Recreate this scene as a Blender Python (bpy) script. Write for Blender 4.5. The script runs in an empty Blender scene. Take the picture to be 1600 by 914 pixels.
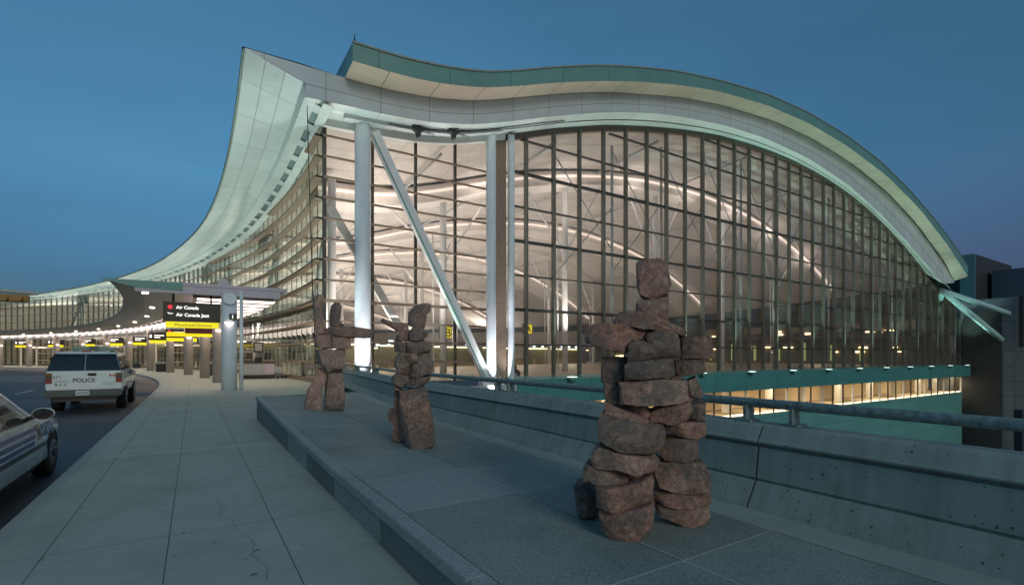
import bpy, bmesh, math, random
import numpy as np
from mathutils import Vector, Matrix, noise
random.seed(7)
R = math.radians
sc = bpy.context.scene
col = sc.collection

# ------------------------------------------------------------------ helpers
class MB:
    """collects faces; build() links them as ONE mesh object"""
    def __init__(s): s.V = []; s.F = []; s.U = []; s.M = []
    def face(s, pts, uv=None, mi=0):
        n = len(s.V); s.V += [tuple(p) for p in pts]; s.F.append(list(range(n, n+len(pts))))
        s.U.append(uv if uv else [(0.5, 0.5)]*len(pts)); s.M.append(mi)
    def grid(s, P, UV=None, mi=0, close=False):
        n = len(s.V); w = len(P[0])
        for row in P: s.V += [tuple(p) for p in row]
        for i in range(len(P)-1):
            for j in range(w-1 if not close else w):
                k = (j+1) % w
                s.F.append([n+i*w+j, n+i*w+k, n+(i+1)*w+k, n+(i+1)*w+j])
                s.U.append([UV[i][j], UV[i][k], UV[i+1][k], UV[i+1][j]] if UV else [(0.5, 0.5)]*4); s.M.append(mi)
    def box(s, x0, x1, y0, y1, z0, z1, mi=0, top=1.0):
        cx, cy = (x0+x1)/2, (y0+y1)/2
        q = lambda x, y, z: (cx+(x-cx)*(top if z == z1 else 1), cy+(y-cy)*(top if z == z1 else 1), z)
        n = len(s.V)
        s.V += [q(x, y, z) for z in (z0, z1) for x, y in ((x0, y0), (x1, y0), (x1, y1), (x0, y1))]
        for f in ((3, 2, 1, 0), (4, 5, 6, 7), (0, 1, 5, 4), (1, 2, 6, 5), (2, 3, 7, 6), (3, 0, 4, 7)):
            s.F.append([n+i for i in f]); s.U.append([(0.5, 0.5)]*4); s.M.append(mi)
    def beam(s, a, b, w, h, up=(0, 0, 1), mi=0):
        a, b = Vector(a), Vector(b); d = (b-a).normalized(); sd = d.cross(Vector(up)).normalized(); u = sd.cross(d).normalized()
        n = len(s.V)
        for p in (a, b):
            for i, j in ((-1, -1), (1, -1), (1, 1), (-1, 1)): s.V.append(tuple(p+sd*(i*w/2)+u*(j*h/2)))
        for f in ((3, 2, 1, 0), (4, 5, 6, 7), (0, 1, 5, 4), (1, 2, 6, 5), (2, 3, 7, 6), (3, 0, 4, 7)):
            s.F.append([n+i for i in f]); s.U.append([(0.5, 0.5)]*4); s.M.append(mi)
    def tube(s, path, r, seg=12, cap=True, mi=0):
        path = [Vector(p) for p in path]; rr = r if hasattr(r, '__len__') else [r]*len(path)
        rings = []
        for i, p in enumerate(path):
            d = (path[min(i+1, len(path)-1)]-path[max(i-1, 0)]).normalized()
            ref = Vector((0, 0, 1)) if abs(d.z) < .9 else Vector((1, 0, 0))
            a = d.cross(ref).normalized(); b = a.cross(d).normalized()
            rings.append([tuple(p+a*(math.cos(t)*rr[i])+b*(math.sin(t)*rr[i])) for t in [2*math.pi*k/seg for k in range(seg)]])
        s.grid(rings, mi=mi, close=True)
        if cap:
            s.face(rings[0][::-1], mi=mi); s.face(rings[-1], mi=mi)
    def prism(s, poly, h0, h1, axis='z', mi=0):
        def q(a, b, h): return (a, b, h) if axis == 'z' else ((h, a, b) if axis == 'x' else (a, h, b))
        s.face([q(a, b, h0) for a, b in poly][::-1], mi=mi); s.face([q(a, b, h1) for a, b in poly], mi=mi)
        for i in range(len(poly)):
            a, b = poly[i], poly[(i+1) % len(poly)]
            s.face([q(*a, h0), q(*b, h0), q(*b, h1), q(*a, h1)], mi=mi)
    def build(s, name, mat, parent=None, smooth=False, loc=None, bevel=0, recalc=True):
        me = bpy.data.meshes.new(name); me.from_pydata(s.V, [], s.F)
        uv = me.uv_layers.new(name='UVMap')
        k = 0; flat = []
        for u in s.U:
            for a in u: flat += [a[0], a[1]]
        uv.data.foreach_set('uv', flat)
        for m in (mat if isinstance(mat, (list, tuple)) else [mat]): me.materials.append(m)
        me.polygons.foreach_set('material_index', s.M)
        if smooth: me.polygons.foreach_set('use_smooth', [True]*len(s.F))
        bm = bmesh.new(); bm.from_mesh(me)
        bmesh.ops.remove_doubles(bm, verts=bm.verts, dist=1e-5)
        if recalc: bmesh.ops.recalc_face_normals(bm, faces=bm.faces)
        if bevel:
            bmesh.ops.bevel(bm, geom=[e for e in bm.edges if e.is_manifold and e.calc_face_angle(0) > .5], offset=bevel, segments=2, affect='EDGES', clamp_overlap=True)
        bm.to_mesh(me); bm.free(); me.update()
        o = bpy.data.objects.new(name, me); col.objects.link(o)
        if parent: o.parent = parent
        if loc: o.location = loc
        return o

def tag(o, label=None, cat=None, group=None, kind=None):
    if label: o['label'] = label
    if cat: o['category'] = cat
    if group: o['group'] = group
    if kind: o['kind'] = kind
    return o
def thing(name, label, cat, loc=(0, 0, 0), rz=0, group=None):
    o = bpy.data.objects.new(name, None); o.empty_display_size = .2; col.objects.link(o)
    o.location = loc; o.rotation_euler = (0, 0, rz)
    return tag(o, label, cat, group)
def copy_tree(o, parent=None):
    c = o.copy(); col.objects.link(c)
    if parent: c.parent = parent
    for ch in list(o.children): copy_tree(ch, c)
    return c
def text_mesh(txt, size, mat, parent, name, place, width=None, depth=.004, align='LEFT', bold=0.0):
    """lettering as a thin mesh; place(x, y, d) maps letter-plane coordinates to the surface"""
    cu = bpy.data.curves.new('lettering', 'FONT'); cu.body = txt; cu.size = size; cu.extrude = depth; cu.align_x = align; cu.offset = bold
    cu.resolution_u = 4
    t = bpy.data.objects.new('lettering', cu); col.objects.link(t)
    dg = bpy.context.evaluated_depsgraph_get()
    me = bpy.data.meshes.new_from_object(t.evaluated_get(dg))
    bpy.data.objects.remove(t); bpy.data.curves.remove(cu)
    xs = [v.co.x for v in me.vertices]
    k = 1.0
    if width and xs: k = width/(max(xs)-min(xs))
    for v in me.vertices: v.co = Vector(place(v.co.x*k, v.co.y, v.co.z+depth))
    me.materials.clear(); me.materials.append(mat)
    me.name = name
    o = bpy.data.objects.new(name, me); col.objects.link(o)
    if parent: o.parent = parent
    return o

def lamp(kind, p, target, power, c, size=.3, ang=None, blend=.6, sy=None):
    l = bpy.data.lights.new('lamp', kind); l.energy = power; l.color = c
    if kind == 'SPOT': l.spot_size = R(ang); l.spot_blend = blend; l.shadow_soft_size = size
    elif kind == 'AREA':
        l.size = size
        if sy: l.shape = 'RECTANGLE'; l.size_y = sy
    else: l.shadow_soft_size = size
    o = bpy.data.objects.new('lamp', l); col.objects.link(o); o.location = p
    if target is not None: o.rotation_euler = (Vector(p)-Vector(target)).to_track_quat('Z', 'Y').to_euler()
    return o
# ------------------------------------------------------------------ materials
def nodes(name):
    m = bpy.data.materials.new(name); m.use_nodes = True
    nt = m.node_tree; b = nt.nodes['Principled BSDF']
    return m, nt, b
def N(nt, typ, **kw):
    n = nt.nodes.new(typ)
    for k, v in kw.items():
        if k in n.inputs: n.inputs[k].default_value = v
        else: setattr(n, k, v)
    return n
def math_n(nt, op, a, b=None, c=None):
    n = nt.nodes.new('ShaderNodeMath'); n.operation = op
    for i, x in enumerate((a, b, c)):
        if x is None: continue
        if isinstance(x, (int, float)): n.inputs[i].default_value = x
        else: nt.links.new(x, n.inputs[i])
    return n.outputs[0]
def ramp(nt, fac, stops):
    n = nt.nodes.new('ShaderNodeValToRGB'); e = n.color_ramp.elements
    while len(e) < len(stops): e.new(.5)
    for i, (p, c) in enumerate(stops):
        e[i].position = p; e[i].color = (*c, 1) if len(c) == 3 else c
    nt.links.new(fac, n.inputs[0]); return n.outputs[0]
def mixc(nt, fac, a, b, mode='MIX'):
    n = nt.nodes.new('ShaderNodeMix'); n.data_type = 'RGBA'; n.blend_type = mode
    for i, x in ((0, fac), (6, a), (7, b)):
        if hasattr(x, 'links') or hasattr(x, 'is_linked'): nt.links.new(x, n.inputs[i])
        elif isinstance(x, (int, float)): n.inputs[i].default_value = x
        else: n.inputs[i].default_value = (*x, 1)
    return n.outputs[2]
def tex(nt, kind='NOISE', scale=5, detail=4, rough=.6, coord='Object', **kw):
    tc = nt.nodes.new('ShaderNodeTexCoord')
    if kind == 'NOISE':
        n = nt.nodes.new('ShaderNodeTexNoise'); n.inputs['Detail'].default_value = detail; n.inputs['Roughness'].default_value = rough
    else:
        n = nt.nodes.new('ShaderNodeTexVoronoi')
    n.inputs['Scale'].default_value = scale
    for k, v in kw.items(): setattr(n, k, v)
    nt.links.new(tc.outputs[coord], n.inputs['Vector'])
    return n
def bump(nt, b, h, strength=.3, dist=.02):
    n = nt.nodes.new('ShaderNodeBump'); n.inputs['Strength'].default_value = strength; n.inputs['Distance'].default_value = dist
    nt.links.new(h, n.inputs['Height']); nt.links.new(n.outputs[0], b.inputs['Normal'])
def paint(name, c, rough=.5, metal=0, var=.12, vscale=3, coat=0):
    m, nt, b = nodes(name)
    t = tex(nt, scale=vscale, detail=5)
    cc = ramp(nt, t.outputs[0], [(.3, [x*(1-var) for x in c]), (.7, [min(1, x*(1+var)) for x in c])])
    nt.links.new(cc, b.inputs['Base Color']); b.inputs['Roughness'].default_value = rough; b.inputs['Metallic'].default_value = metal
    b.inputs['Coat Weight'].default_value = coat
    r = math_n(nt, 'MULTIPLY_ADD', t.outputs[0], .2, rough-.1); nt.links.new(r, b.inputs['Roughness'])
    return m
def emit(name, c, s):
    m, nt, b = nodes(name); b.inputs['Base Color'].default_value = (*c, 1)
    b.inputs['Emission Color'].default_value = (*c, 1); b.inputs['Emission Strength'].default_value = s
    return m
def uv_lines(nt, wu, wv, lw):
    """1 on the joints of a grid of panels wu by wv metres laid out in UV metres"""
    uv = nt.nodes.new('ShaderNodeUVMap'); s = nt.nodes.new('ShaderNodeSeparateXYZ'); nt.links.new(uv.outputs[0], s.inputs[0])
    out = None
    for i, w in ((0, wu), (1, wv)):
        if not w: continue
        f = math_n(nt, 'FRACT', math_n(nt, 'DIVIDE', s.outputs[i], w))
        d = math_n(nt, 'MINIMUM', f, math_n(nt, 'SUBTRACT', 1, f))
        l = math_n(nt, 'LESS_THAN', math_n(nt, 'MULTIPLY', d, w), lw)
        out = l if out is None else math_n(nt, 'MAXIMUM', out, l)
    return out, s
def panel(name, c, wu, wv, lw=.02, rough=.4, metal=0, dark=.35, var=.08):
    m, nt, b = nodes(name)
    l, s = uv_lines(nt, wu, wv, lw)
    t = tex(nt, scale=.6, detail=4)
    base = ramp(nt, t.outputs[0], [(.3, [x*(1-var) for x in c]), (.7, [min(1, x*(1+var)) for x in c])])
    # every panel a little different in tone
    fl = nt.nodes.new('ShaderNodeCombineXYZ')
    nt.links.new(math_n(nt, 'FLOOR', math_n(nt, 'DIVIDE', s.outputs[0], wu or 1)), fl.inputs[0])
    nt.links.new(math_n(nt, 'FLOOR', math_n(nt, 'DIVIDE', s.outputs[1], wv or 1)), fl.inputs[1])
    wn = nt.nodes.new('ShaderNodeTexWhiteNoise'); nt.links.new(fl.outputs[0], wn.inputs[0])
    base = mixc(nt, math_n(nt, 'MULTIPLY', wn.outputs[0], .10), base, (0, 0, 0))
    cc = mixc(nt, l, base, [x*dark for x in c])
    nt.links.new(cc, b.inputs['Base Color']); b.inputs['Roughness'].default_value = rough; b.inputs['Metallic'].default_value = metal
    bump(nt, b, math_n(nt, 'SUBTRACT', 1, l), .4, .01)
    return m
def glass(name, tint=(.85, .83, .78), refl=.10, pane=None, veil=0):
    m = bpy.data.materials.new(name); m.use_nodes = True; nt = m.node_tree; nt.nodes.clear()
    o = nt.nodes.new('ShaderNodeOutputMaterial'); mx = nt.nodes.new('ShaderNodeMixShader')
    t = nt.nodes.new('ShaderNodeBsdfTransparent'); t.inputs[0].default_value = (*tint, 1)
    g = nt.nodes.new('ShaderNodeBsdfGlossy'); g.inputs['Roughness'].default_value = .02; g.inputs[0].default_value = (.9, .95, .95, 1)
    lw = nt.nodes.new('ShaderNodeLayerWeight'); lw.inputs[0].default_value = .5
    f = math_n(nt, 'MULTIPLY_ADD', math_n(nt, 'POWER', lw.outputs['Facing'], 4.5), .72, refl-.03)
    if pane:
        uv = nt.nodes.new('ShaderNodeUVMap'); sx = nt.nodes.new('ShaderNodeSeparateXYZ'); nt.links.new(uv.outputs[0], sx.inputs[0])
        cx = nt.nodes.new('ShaderNodeCombineXYZ')
        for i in (0, 1): nt.links.new(math_n(nt, 'FLOOR', math_n(nt, 'DIVIDE', math_n(nt, 'ADD', sx.outputs[i], pane[2+i]), pane[i])), cx.inputs[i])
        wn = nt.nodes.new('ShaderNodeTexWhiteNoise'); nt.links.new(cx.outputs[0], wn.inputs[0])
        f = math_n(nt, 'MULTIPLY', f, math_n(nt, 'MULTIPLY_ADD', wn.outputs[0], .9, .6))
        tc = mixc(nt, wn.outputs[0], [x*.93 for x in tint], [min(1, x*1.04) for x in tint]); nt.links.new(tc, t.inputs[0])
        # each pane hangs a touch out of true
        gm = nt.nodes.new('ShaderNodeNewGeometry'); ad = nt.nodes.new('ShaderNodeVectorMath'); ad.operation = 'MULTIPLY_ADD'
        nt.links.new(wn.outputs['Color'], ad.inputs[0]); ad.inputs[1].default_value = (.03, .03, .03); nt.links.new(gm.outputs['Normal'], ad.inputs[2]); nt.links.new(ad.outputs[0], g.inputs['Normal'])
    nt.links.new(f, mx.inputs[0]); nt.links.new(t.outputs[0], mx.inputs[1]); nt.links.new(g.outputs[0], mx.inputs[2])
    d = nt.nodes.new('ShaderNodeBsdfDiffuse'); d.inputs[0].default_value = (.7, .68, .66, 1); m2 = nt.nodes.new('ShaderNodeMixShader'); m2.inputs[0].default_value = veil  # pale diffuse veil mixed in so the panes look milky and glowing
    nt.links.new(mx.outputs[0], m2.inputs[1]); nt.links.new(d.outputs[0], m2.inputs[2]); nt.links.new(m2.outputs[0], o.inputs[0])
    return m

def concrete(name, c, joints=None, holes=0, rough=.85, speck=0, stain=.25, lw=.006, hc=.22, streak=0):
    m, nt, b = nodes(name)
    a = tex(nt, scale=1.1, detail=8, rough=.65); f = tex(nt, scale=60, detail=4, rough=.7)
    base = ramp(nt, a.outputs[0], [(.25, [x*(1-stain) for x in c]), (.5, c), (.78, [x*(1+stain*.7) for x in c])])
    base = mixc(nt, .22, base, ramp(nt, f.outputs[0], [(.35, [x*.55 for x in c]), (.65, [x*1.35 for x in c])]))
    h = f.outputs[0]
    if streak:                                            # water runs and form marks
        tc = nt.nodes.new('ShaderNodeTexCoord'); mp = nt.nodes.new('ShaderNodeMapping'); mp.inputs['Scale'].default_value = (3, 9, .8)
        nt.links.new(tc.outputs['Object'], mp.inputs[0]); sn = nt.nodes.new('ShaderNodeTexNoise'); sn.inputs['Scale'].default_value = 1; sn.inputs['Detail'].default_value = 6
        nt.links.new(mp.outputs[0], sn.inputs['Vector'])
        base = mixc(nt, streak, base, ramp(nt, sn.outputs[0], [(.36, [x*.5 for x in c]), (.52, c), (.66, [min(1, x*1.3) for x in c])]))
        b2 = tex(nt, scale=2.3, detail=7, rough=.7); base = mixc(nt, 1.0, base, ramp(nt, b2.outputs[0], [(.34, (1-streak*.8, 1-streak*.75, 1-streak*.8)), (.47, (1, 1, 1))]), 'MULTIPLY')
    if speck:
        v = tex(nt, 'VORONOI', scale=speck); v.feature = 'F1'
        s = nt.nodes.new('ShaderNodeSeparateColor'); nt.links.new(v.outputs['Color'], s.inputs[0])
        k = ramp(nt, s.outputs[0], [(.2, (.70, .70, .70)), (.55, (1, 1, 1)), (.85, (1.24, 1.24, 1.22))])
        base = mixc(nt, 1.0, base, k, 'MULTIPLY')
    if holes:
        v = tex(nt, 'VORONOI', scale=holes); v.inputs['Randomness'].default_value = 1
        s = nt.nodes.new('ShaderNodeSeparateColor'); nt.links.new(v.outputs['Color'], s.inputs[0])
        big = tex(nt, scale=1.5, detail=2)
        sz = math_n(nt, 'MULTIPLY', math_n(nt, 'GREATER_THAN', math_n(nt, 'ADD', s.outputs[0], math_n(nt, 'MULTIPLY', big.outputs[0], 1.5)), 1.50), math_n(nt, 'MULTIPLY_ADD', s.outputs[1], .22, .07))
        wob = tex(nt, scale=60, detail=4)
        dd = math_n(nt, 'ADD', v.outputs['Distance'], math_n(nt, 'MULTIPLY', wob.outputs[0], .5))
        hole = math_n(nt, 'LESS_THAN', math_n(nt, 'SUBTRACT', dd, .2), sz)
        base = mixc(nt, hole, base, [x*hc for x in c])
        h = math_n(nt, 'SUBTRACT', h, math_n(nt, 'MULTIPLY', hole, 3 if hc < .4 else 0))
    if joints:
        l, s = uv_lines(nt, joints[0], joints[1], lw)
        base = mixc(nt, l, base, [x*.3 for x in c]); h = math_n(nt, 'SUBTRACT', h, math_n(nt, 'MULTIPLY', l, 2))
    nt.links.new(base, b.inputs['Base Color']); b.inputs['Roughness'].default_value = rough
    bump(nt, b, h, .35, .006)
    return m
def rock_mat(name):
    m, nt, b = nodes(name)
    oi = nt.nodes.new('ShaderNodeObjectInfo'); tc = nt.nodes.new('ShaderNodeTexCoord')
    mp = nt.nodes.new('ShaderNodeVectorMath'); mp.operation = 'ADD'
    cx = nt.nodes.new('ShaderNodeCombineXYZ'); nt.links.new(math_n(nt, 'MULTIPLY', oi.outputs['Random'], 37), cx.inputs[0])
    nt.links.new(tc.outputs['Object'], mp.inputs[0]); nt.links.new(cx.outputs[0], mp.inputs[1])
    def ns(scale, det, rg=.65):
        n = nt.nodes.new('ShaderNodeTexNoise'); n.inputs['Scale'].default_value = scale; n.inputs['Detail'].default_value = det; n.inputs['Roughness'].default_value = rg
        nt.links.new(mp.outputs[0], n.inputs['Vector']); return n
    a, c, d = ns(5, 6), ns(22, 6, .75), ns(110, 5, .75)
    sh = math_n(nt, 'ADD', a.outputs[0], math_n(nt, 'MULTIPLY_ADD', oi.outputs['Random'], .22, -.11))
    base = ramp(nt, sh, [(.38, (.17, .16, .145)), (.46, (.33, .23, .19)), (.53, (.47, .30, .24)), (.62, (.54, .43, .38))])
    base = mixc(nt, .55, base, ramp(nt, c.outputs[0], [(.36, (.06, .055, .05)), (.46, (.28, .20, .16)), (.54, (.44, .29, .23)), (.64, (.60, .53, .48))]))
    base = mixc(nt, .5, base, ramp(nt, d.outputs[0], [(.40, (.35, .35, .35)), (.60, (1.5, 1.48, 1.45))]), 'MULTIPLY')
    wn = nt.nodes.new('ShaderNodeTexWhiteNoise'); wn.noise_dimensions = '1D'; nt.links.new(math_n(nt, 'MULTIPLY', oi.outputs['Random'], 91.7), wn.inputs['W'])
    tone = ramp(nt, wn.outputs[0], [(0.0, (.82, .87, .86)), (.35, (1.06, 1.04, 1.0)), (.6, (1.26, 1.13, 1.07)), (.85, (1.34, 1.10, 1.0)), (1.0, (1.45, 1.32, 1.22))])
    base = mixc(nt, 1.0, base, tone, 'MULTIPLY')
    e = ns(2.6, 4); base = mixc(nt, ramp(nt, e.outputs[0], [(.52, (0, 0, 0)), (.60, (.55, .55, .55))]), base, (.17, .18, .165))
    nt.links.new(base, b.inputs['Base Color']); b.inputs['Roughness'].default_value = .92
    hh = math_n(nt, 'ADD', math_n(nt, 'MULTIPLY', c.outputs[0], 1.6), d.outputs[0])
    bump(nt, b, hh, .9, .025)
    return m
def asphalt(name):
    m, nt, b = nodes(name)
    a = tex(nt, scale=.35, detail=7); f = tex(nt, scale=90, detail=3)
    base = ramp(nt, a.outputs[0], [(.3, (.035, .037, .04)), (.7, (.062, .064, .066))])
    base = mixc(nt, .4, base, ramp(nt, f.outputs[0], [(.35, (.02, .02, .02)), (.7, (.10, .10, .10))]))
    nt.links.new(base, b.inputs['Base Color']); b.inputs['Roughness'].default_value = .55
    bump(nt, b, f.outputs[0], .3, .004); return m

M = dict(
    walk=concrete('sidewalk_concrete', (.42, .46, .39), joints=(.885, 4.4), stain=.25, lw=.005, holes=7, hc=.8, streak=.08),
    caulk=concrete('joint_caulk', (.52, .56, .52), stain=.1),
    kerb=concrete('kerb_concrete', (.37, .42, .38)),
    barrier=concrete('barrier_concrete', (.34, .40, .355), holes=26, stain=.26, streak=.24),
    granite=concrete('granite', (.30, .36, .325), speck=150, rough=.7, stain=.3),
    granite_b=concrete('mid_granite', (.265, .32, .29), speck=150, rough=.7, stain=.34),
    granite_dark=concrete('dark_granite', (.175, .205, .20), speck=130, rough=.6, stain=.35),
    granite_light=concrete('light_granite', (.33, .375, .365), speck=150, rough=.7, stain=.25),
    block=concrete('block_concrete', (.24, .27, .28), joints=(3.6, 2.4), lw=.03),
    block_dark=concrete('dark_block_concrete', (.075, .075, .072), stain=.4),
    ground=concrete('yard_concrete', (.12, .12, .12)),
    asphalt=asphalt('asphalt'), pale=concrete('pale_road_concrete', (.20, .205, .21)),
    gum=paint('old_stain', (.20, .22, .19), .8, 0, .3, 30), line=paint('road_paint', (.55, .55, .52), .7), yline=paint('yellow_road_paint', (.5, .38, .08), .7),
    rock=rock_mat('rust_granite'),
    rail=paint('galvanised_rail', (.24, .31, .29), .55, .25, .4, 22),
    white=paint('white_paint', (.76, .78, .78), .4, 0, .04), grey=paint('grey_paint', (.42, .45, .45), .45, 0, .06),
    colm=paint('column_paint', (.68, .75, .80), .45, 0, .05, 1),
    mull=paint('olive_mullion', (.145, .145, .12), .45, .3, .1), prop=paint('prop_paint', (.42, .66, .64), .4), mullk=paint('green_grey_mullion', (.26, .28, .23), .45, .2), mulld=paint('dark_mullion', (.05, .048, .04), .45, .2),
    ledge=paint('brown_ledge', (.25, .185, .135), .5, .2, .12), header=paint('bronze_header', (.13, .095, .07), .45, .3),
    teal=panel('teal_fascia', (.16, .345, .31), 4.2, 0, .022, .4), tealwall=panel('teal_wall', (.13, .36, .34), 5.0, 1.6, .02, .4),
    tealbeam=panel('teal_beam', (.07, .26, .25), 5.1, 0, .02, .4),
    greyf=panel('grey_fascia', (.58, .66, .69), 3.0, .75, .018, .4), beige=panel('beige_soffit', (.56, .45, .345), 3.0, 0, .022, .55, dark=.15),
    soffit=panel('white_soffit', (.72, .78, .75), 3.0, 1.2, .014, .42, dark=.4), prow=panel('prow_soffit', (.70, .76, .74), 3.0, .95, .016, .4, dark=.45),
    edge=paint('roof_edge', (.28, .33, .29), .45), roof=paint('roof_metal', (.20, .24, .27), .5, .2),
    ceil=panel('ceiling', (.70, .665, .625), 5.5, 3.0, .03, .7, dark=.6), rib=paint('cream_rib', (.84, .80, .76), .5, 0, .04),
    floor=panel('terrazzo', (.36, .31, .24), 2, 2, .01, .35), dark=paint('dark_grey', (.03, .032, .034), .6), black=paint('black', (.012, .012, .013), .4),
    backwall=panel('hall_wall', (.17, .165, .125), 6, 3, .04, .7),
    desk=paint('desk', (.22, .17, .10), .5), olive=paint('olive_screen', (.16, .16, .08), .6),
    purple=paint('canopy_fascia', (.48, .44, .50), .45, 0, .04), csoff=panel('canopy_soffit', (.66, .64, .64), 2.4, 0, .02, .5),
    tealed=paint('canopy_edge', (.12, .30, .27), .45),
    yellow=emit('sign_yellow', (.80, .68, .012), .42), signblack=paint('sign_black', (.014, .013, .013), .4),
    signwhite=emit('sign_white', (.85, .82, .75), .8), red=emit('sign_red', (.75, .02, .03), .6), signgreen=paint('sign_green', (.02, .05, .03), .5),
    tube=emit('fluorescent', (1.0, .82, .71), 1.7), arc=emit('cove_light', (1.0, .86, .78), .46), disc=emit('downlight', (1, .86, .70), 2.5), flood=emit('flood_lens', (.85, 1, .92), 1.6),
    led=emit('warm_strip', (1, .84, .58), 2), greenlit=emit('green_panel', (.30, .36, .14), .35), screen=emit('screen', (.6, .8, .9), 1.6), lampy=emit('shop_lamp', (1, .72, .36), 3), lampw=emit('counter_lamp', (1, .9, .6), 1.6),
    slot=paint('slot_glass', (.22, .30, .30), .3), glass=glass('curtain_glass', (.84, .80, .76), .085, pane=(2.545, 2.5, -20.55+25.45, 0), veil=.05), glassl=glass('facade_glass', (.52, .56, .48), .15),
    glassr=glass('strip_glass', (.9, .86, .78), .06),
    carw=paint('car_white', (.70, .77, .76), .25, 0, .02, 3, .6), cargl=paint('car_glass', (.012, .016, .02), .06, 0, .02, 3, .5),
    tyre=paint('tyre', (.016, .016, .017), .8), rim=paint('rim', (.25, .27, .28), .35, .8), chrome=paint('bumper', (.06, .085, .085), .35, .1),
    blue=paint('police_blue', (.02, .055, .19), .4), green=paint('police_green', (.03, .20, .15), .4), gold=paint('crest_gold', (.45, .34, .12), .4),
    flagred=paint('flag_red', (.45, .02, .02), .5), tailr=paint('tail_red', (.22, .012, .01), .25), taila=paint('tail_amber', (.16, .075, .01), .25), taild=paint('tail_dark', (.03, .04, .045), .25),
    plate=paint('plate', (.60, .62, .66), .5), lens=paint('lightbar_lens', (.10, .26, .25), .15), amber=paint('signal_housing', (.30, .17, .03), .5),
    skin=paint('skin', (.35, .20, .14), .6), coat=paint('dark_coat', (.02, .02, .024), .8), trous=paint('trousers', (.03, .032, .04), .8),
    winl=glass('side_window', (.30, .34, .25), .25), redpanel=paint('red_board', (.10, .015, .02), .5), pinkbox=paint('cart_panel', (.55, .46, .52), .5, 0, .04), metal=paint('steel', (.30, .31, .32), .4, .8),
    wallin=paint('warm_wall', (.62, .52, .38), .7), stubcol=paint('warm_grey_column', (.44, .40, .37), .5, 0, .05),
)

# ------------------------------------------------------------------ camera and plan of the place
H = 1.70; FPX = 776.8; TH = math.atan(497/776.8); S, C = math.sin(TH), math.cos(TH); V0 = 555.3
cam = bpy.data.objects.new('camera', bpy.data.cameras.new('camera')); col.objects.link(cam); sc.camera = cam
cam.location = (0, 0, H); cam.rotation_euler = (R(90), 0, -TH)
cam.data.sensor_width = 36; cam.data.lens = 36*FPX/1600; cam.data.shift_y = (V0-457)/1600; cam.data.clip_end = 3000; cam.data.clip_start = .05

Y0 = 30.4; RF = 135.0; CX = 6.35-RF                     # the kerbside facade is an arc of radius RF round (CX, Y0)
def arc(off, a, z):                                     # off: metres behind the facade (negative: towards the road); a: metres along it
    r = RF+off
    if a <= 0: return (CX+r, Y0+a, z)
    p = a/RF; return (CX+r*math.cos(p), Y0+r*math.sin(p), z)
def smooth_table(pts, sig):
    pts = sorted(pts); xs = np.array([p[0] for p in pts]); zs = np.array([p[1] for p in pts])
    g = np.linspace(xs[0], xs[-1], 400); z = np.interp(g, xs, zs); st = g[1]-g[0]
    n = int(3*sig/st)+1; k = np.exp(-.5*((np.arange(-n, n+1)*st)/sig)**2); k /= k.sum()
    pad = np.concatenate([2*z[0]-z[1:n+1][::-1], z, 2*z[-1]-z[-n-1:-1][::-1]])
    zz = np.convolve(pad, k, 'valid')
    return lambda x: float(np.interp(x, g, zz) + ((x-g[0])*(zz[1]-zz[0])/st if x < g[0] else ((x-g[-1])*(zz[-1]-zz[-2])/st if x > g[-1] else 0)))
zg = smooth_table([(-4, 15.3), (0, 15.05), (9.6, 14.15), (19.7, 13.15), (30.9, 12.56), (39.2, 12.15), (52.8, 11.8), (70.9, 11.5), (99, 10.9), (120, 10.5)], 3)
zo = smooth_table([(-2.4, 17.0), (0, 16.6), (3.7, 15.75), (7.9, 14.75), (13, 13.75), (19.2, 13.0), (39.8, 12.07), (89.6, 10.95), (120, 10.4)], 1.6)
zA = smooth_table([(7.1, 18.08), (9.6, 18.12), (12.2, 18.41), (14.9, 18.91), (17.3, 19.73), (19.7, 20.7), (22.2, 21.59), (24.9, 22.48), (28.4, 23.43), (32.5, 24.41), (37.9, 25.31), (45.4, 26.21), (52.7, 26.42), (61.0, 26.0), (69.4, 24.94), (77.6, 23.08), (87.1, 20.27), (95.8, 17.0), (100.6, 14.6)], .9)
zB = smooth_table([(7.1, 17.1), (9.6, 17.13), (12.3, 17.41), (15.1, 18.02), (17.5, 18.85), (19.9, 19.74), (22.5, 20.61), (25.1, 21.43), (28.4, 22.35), (32.2, 23.26), (37.5, 24.3), (45.1, 25.16), (52.7, 25.38), (61.0, 24.9), (71.0, 23.57), (81.2, 21.1), (91.3, 17.46), (99.4, 13.73)], .9)
zC = smooth_table([(2.1, 17.0), (4.1, 16.98), (6.8, 16.96), (9.6, 17.01), (12.3, 17.34), (15.0, 17.89), (17.4, 18.73), (19.9, 19.62), (22.4, 20.51), (25.1, 21.35), (27.4, 22.02), (30.1, 22.63), (35.2, 23.79), (41.0, 24.66), (49.4, 25.34), (57.0, 25.31), (66.1, 24.44), (75.3, 22.8), (84.2, 20.22), (94.5, 16.05), (99.7, 13.1)], .9)
zE = smooth_table([(5.0, 15.34), (6.7, 15.45), (9.6, 15.55), (12.4, 15.82), (15.3, 16.46), (17.8, 17.31), (20.3, 18.21), (25.2, 19.83), (27.8, 20.57), (31.6, 21.49), (35.2, 22.12), (41.0, 22.86), (47.9, 23.25), (55.9, 23.0), (64.7, 21.85), (73.6, 19.76), (82.3, 17.0), (92.4, 13.34), (95.1, 12.4)], .9)
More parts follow.
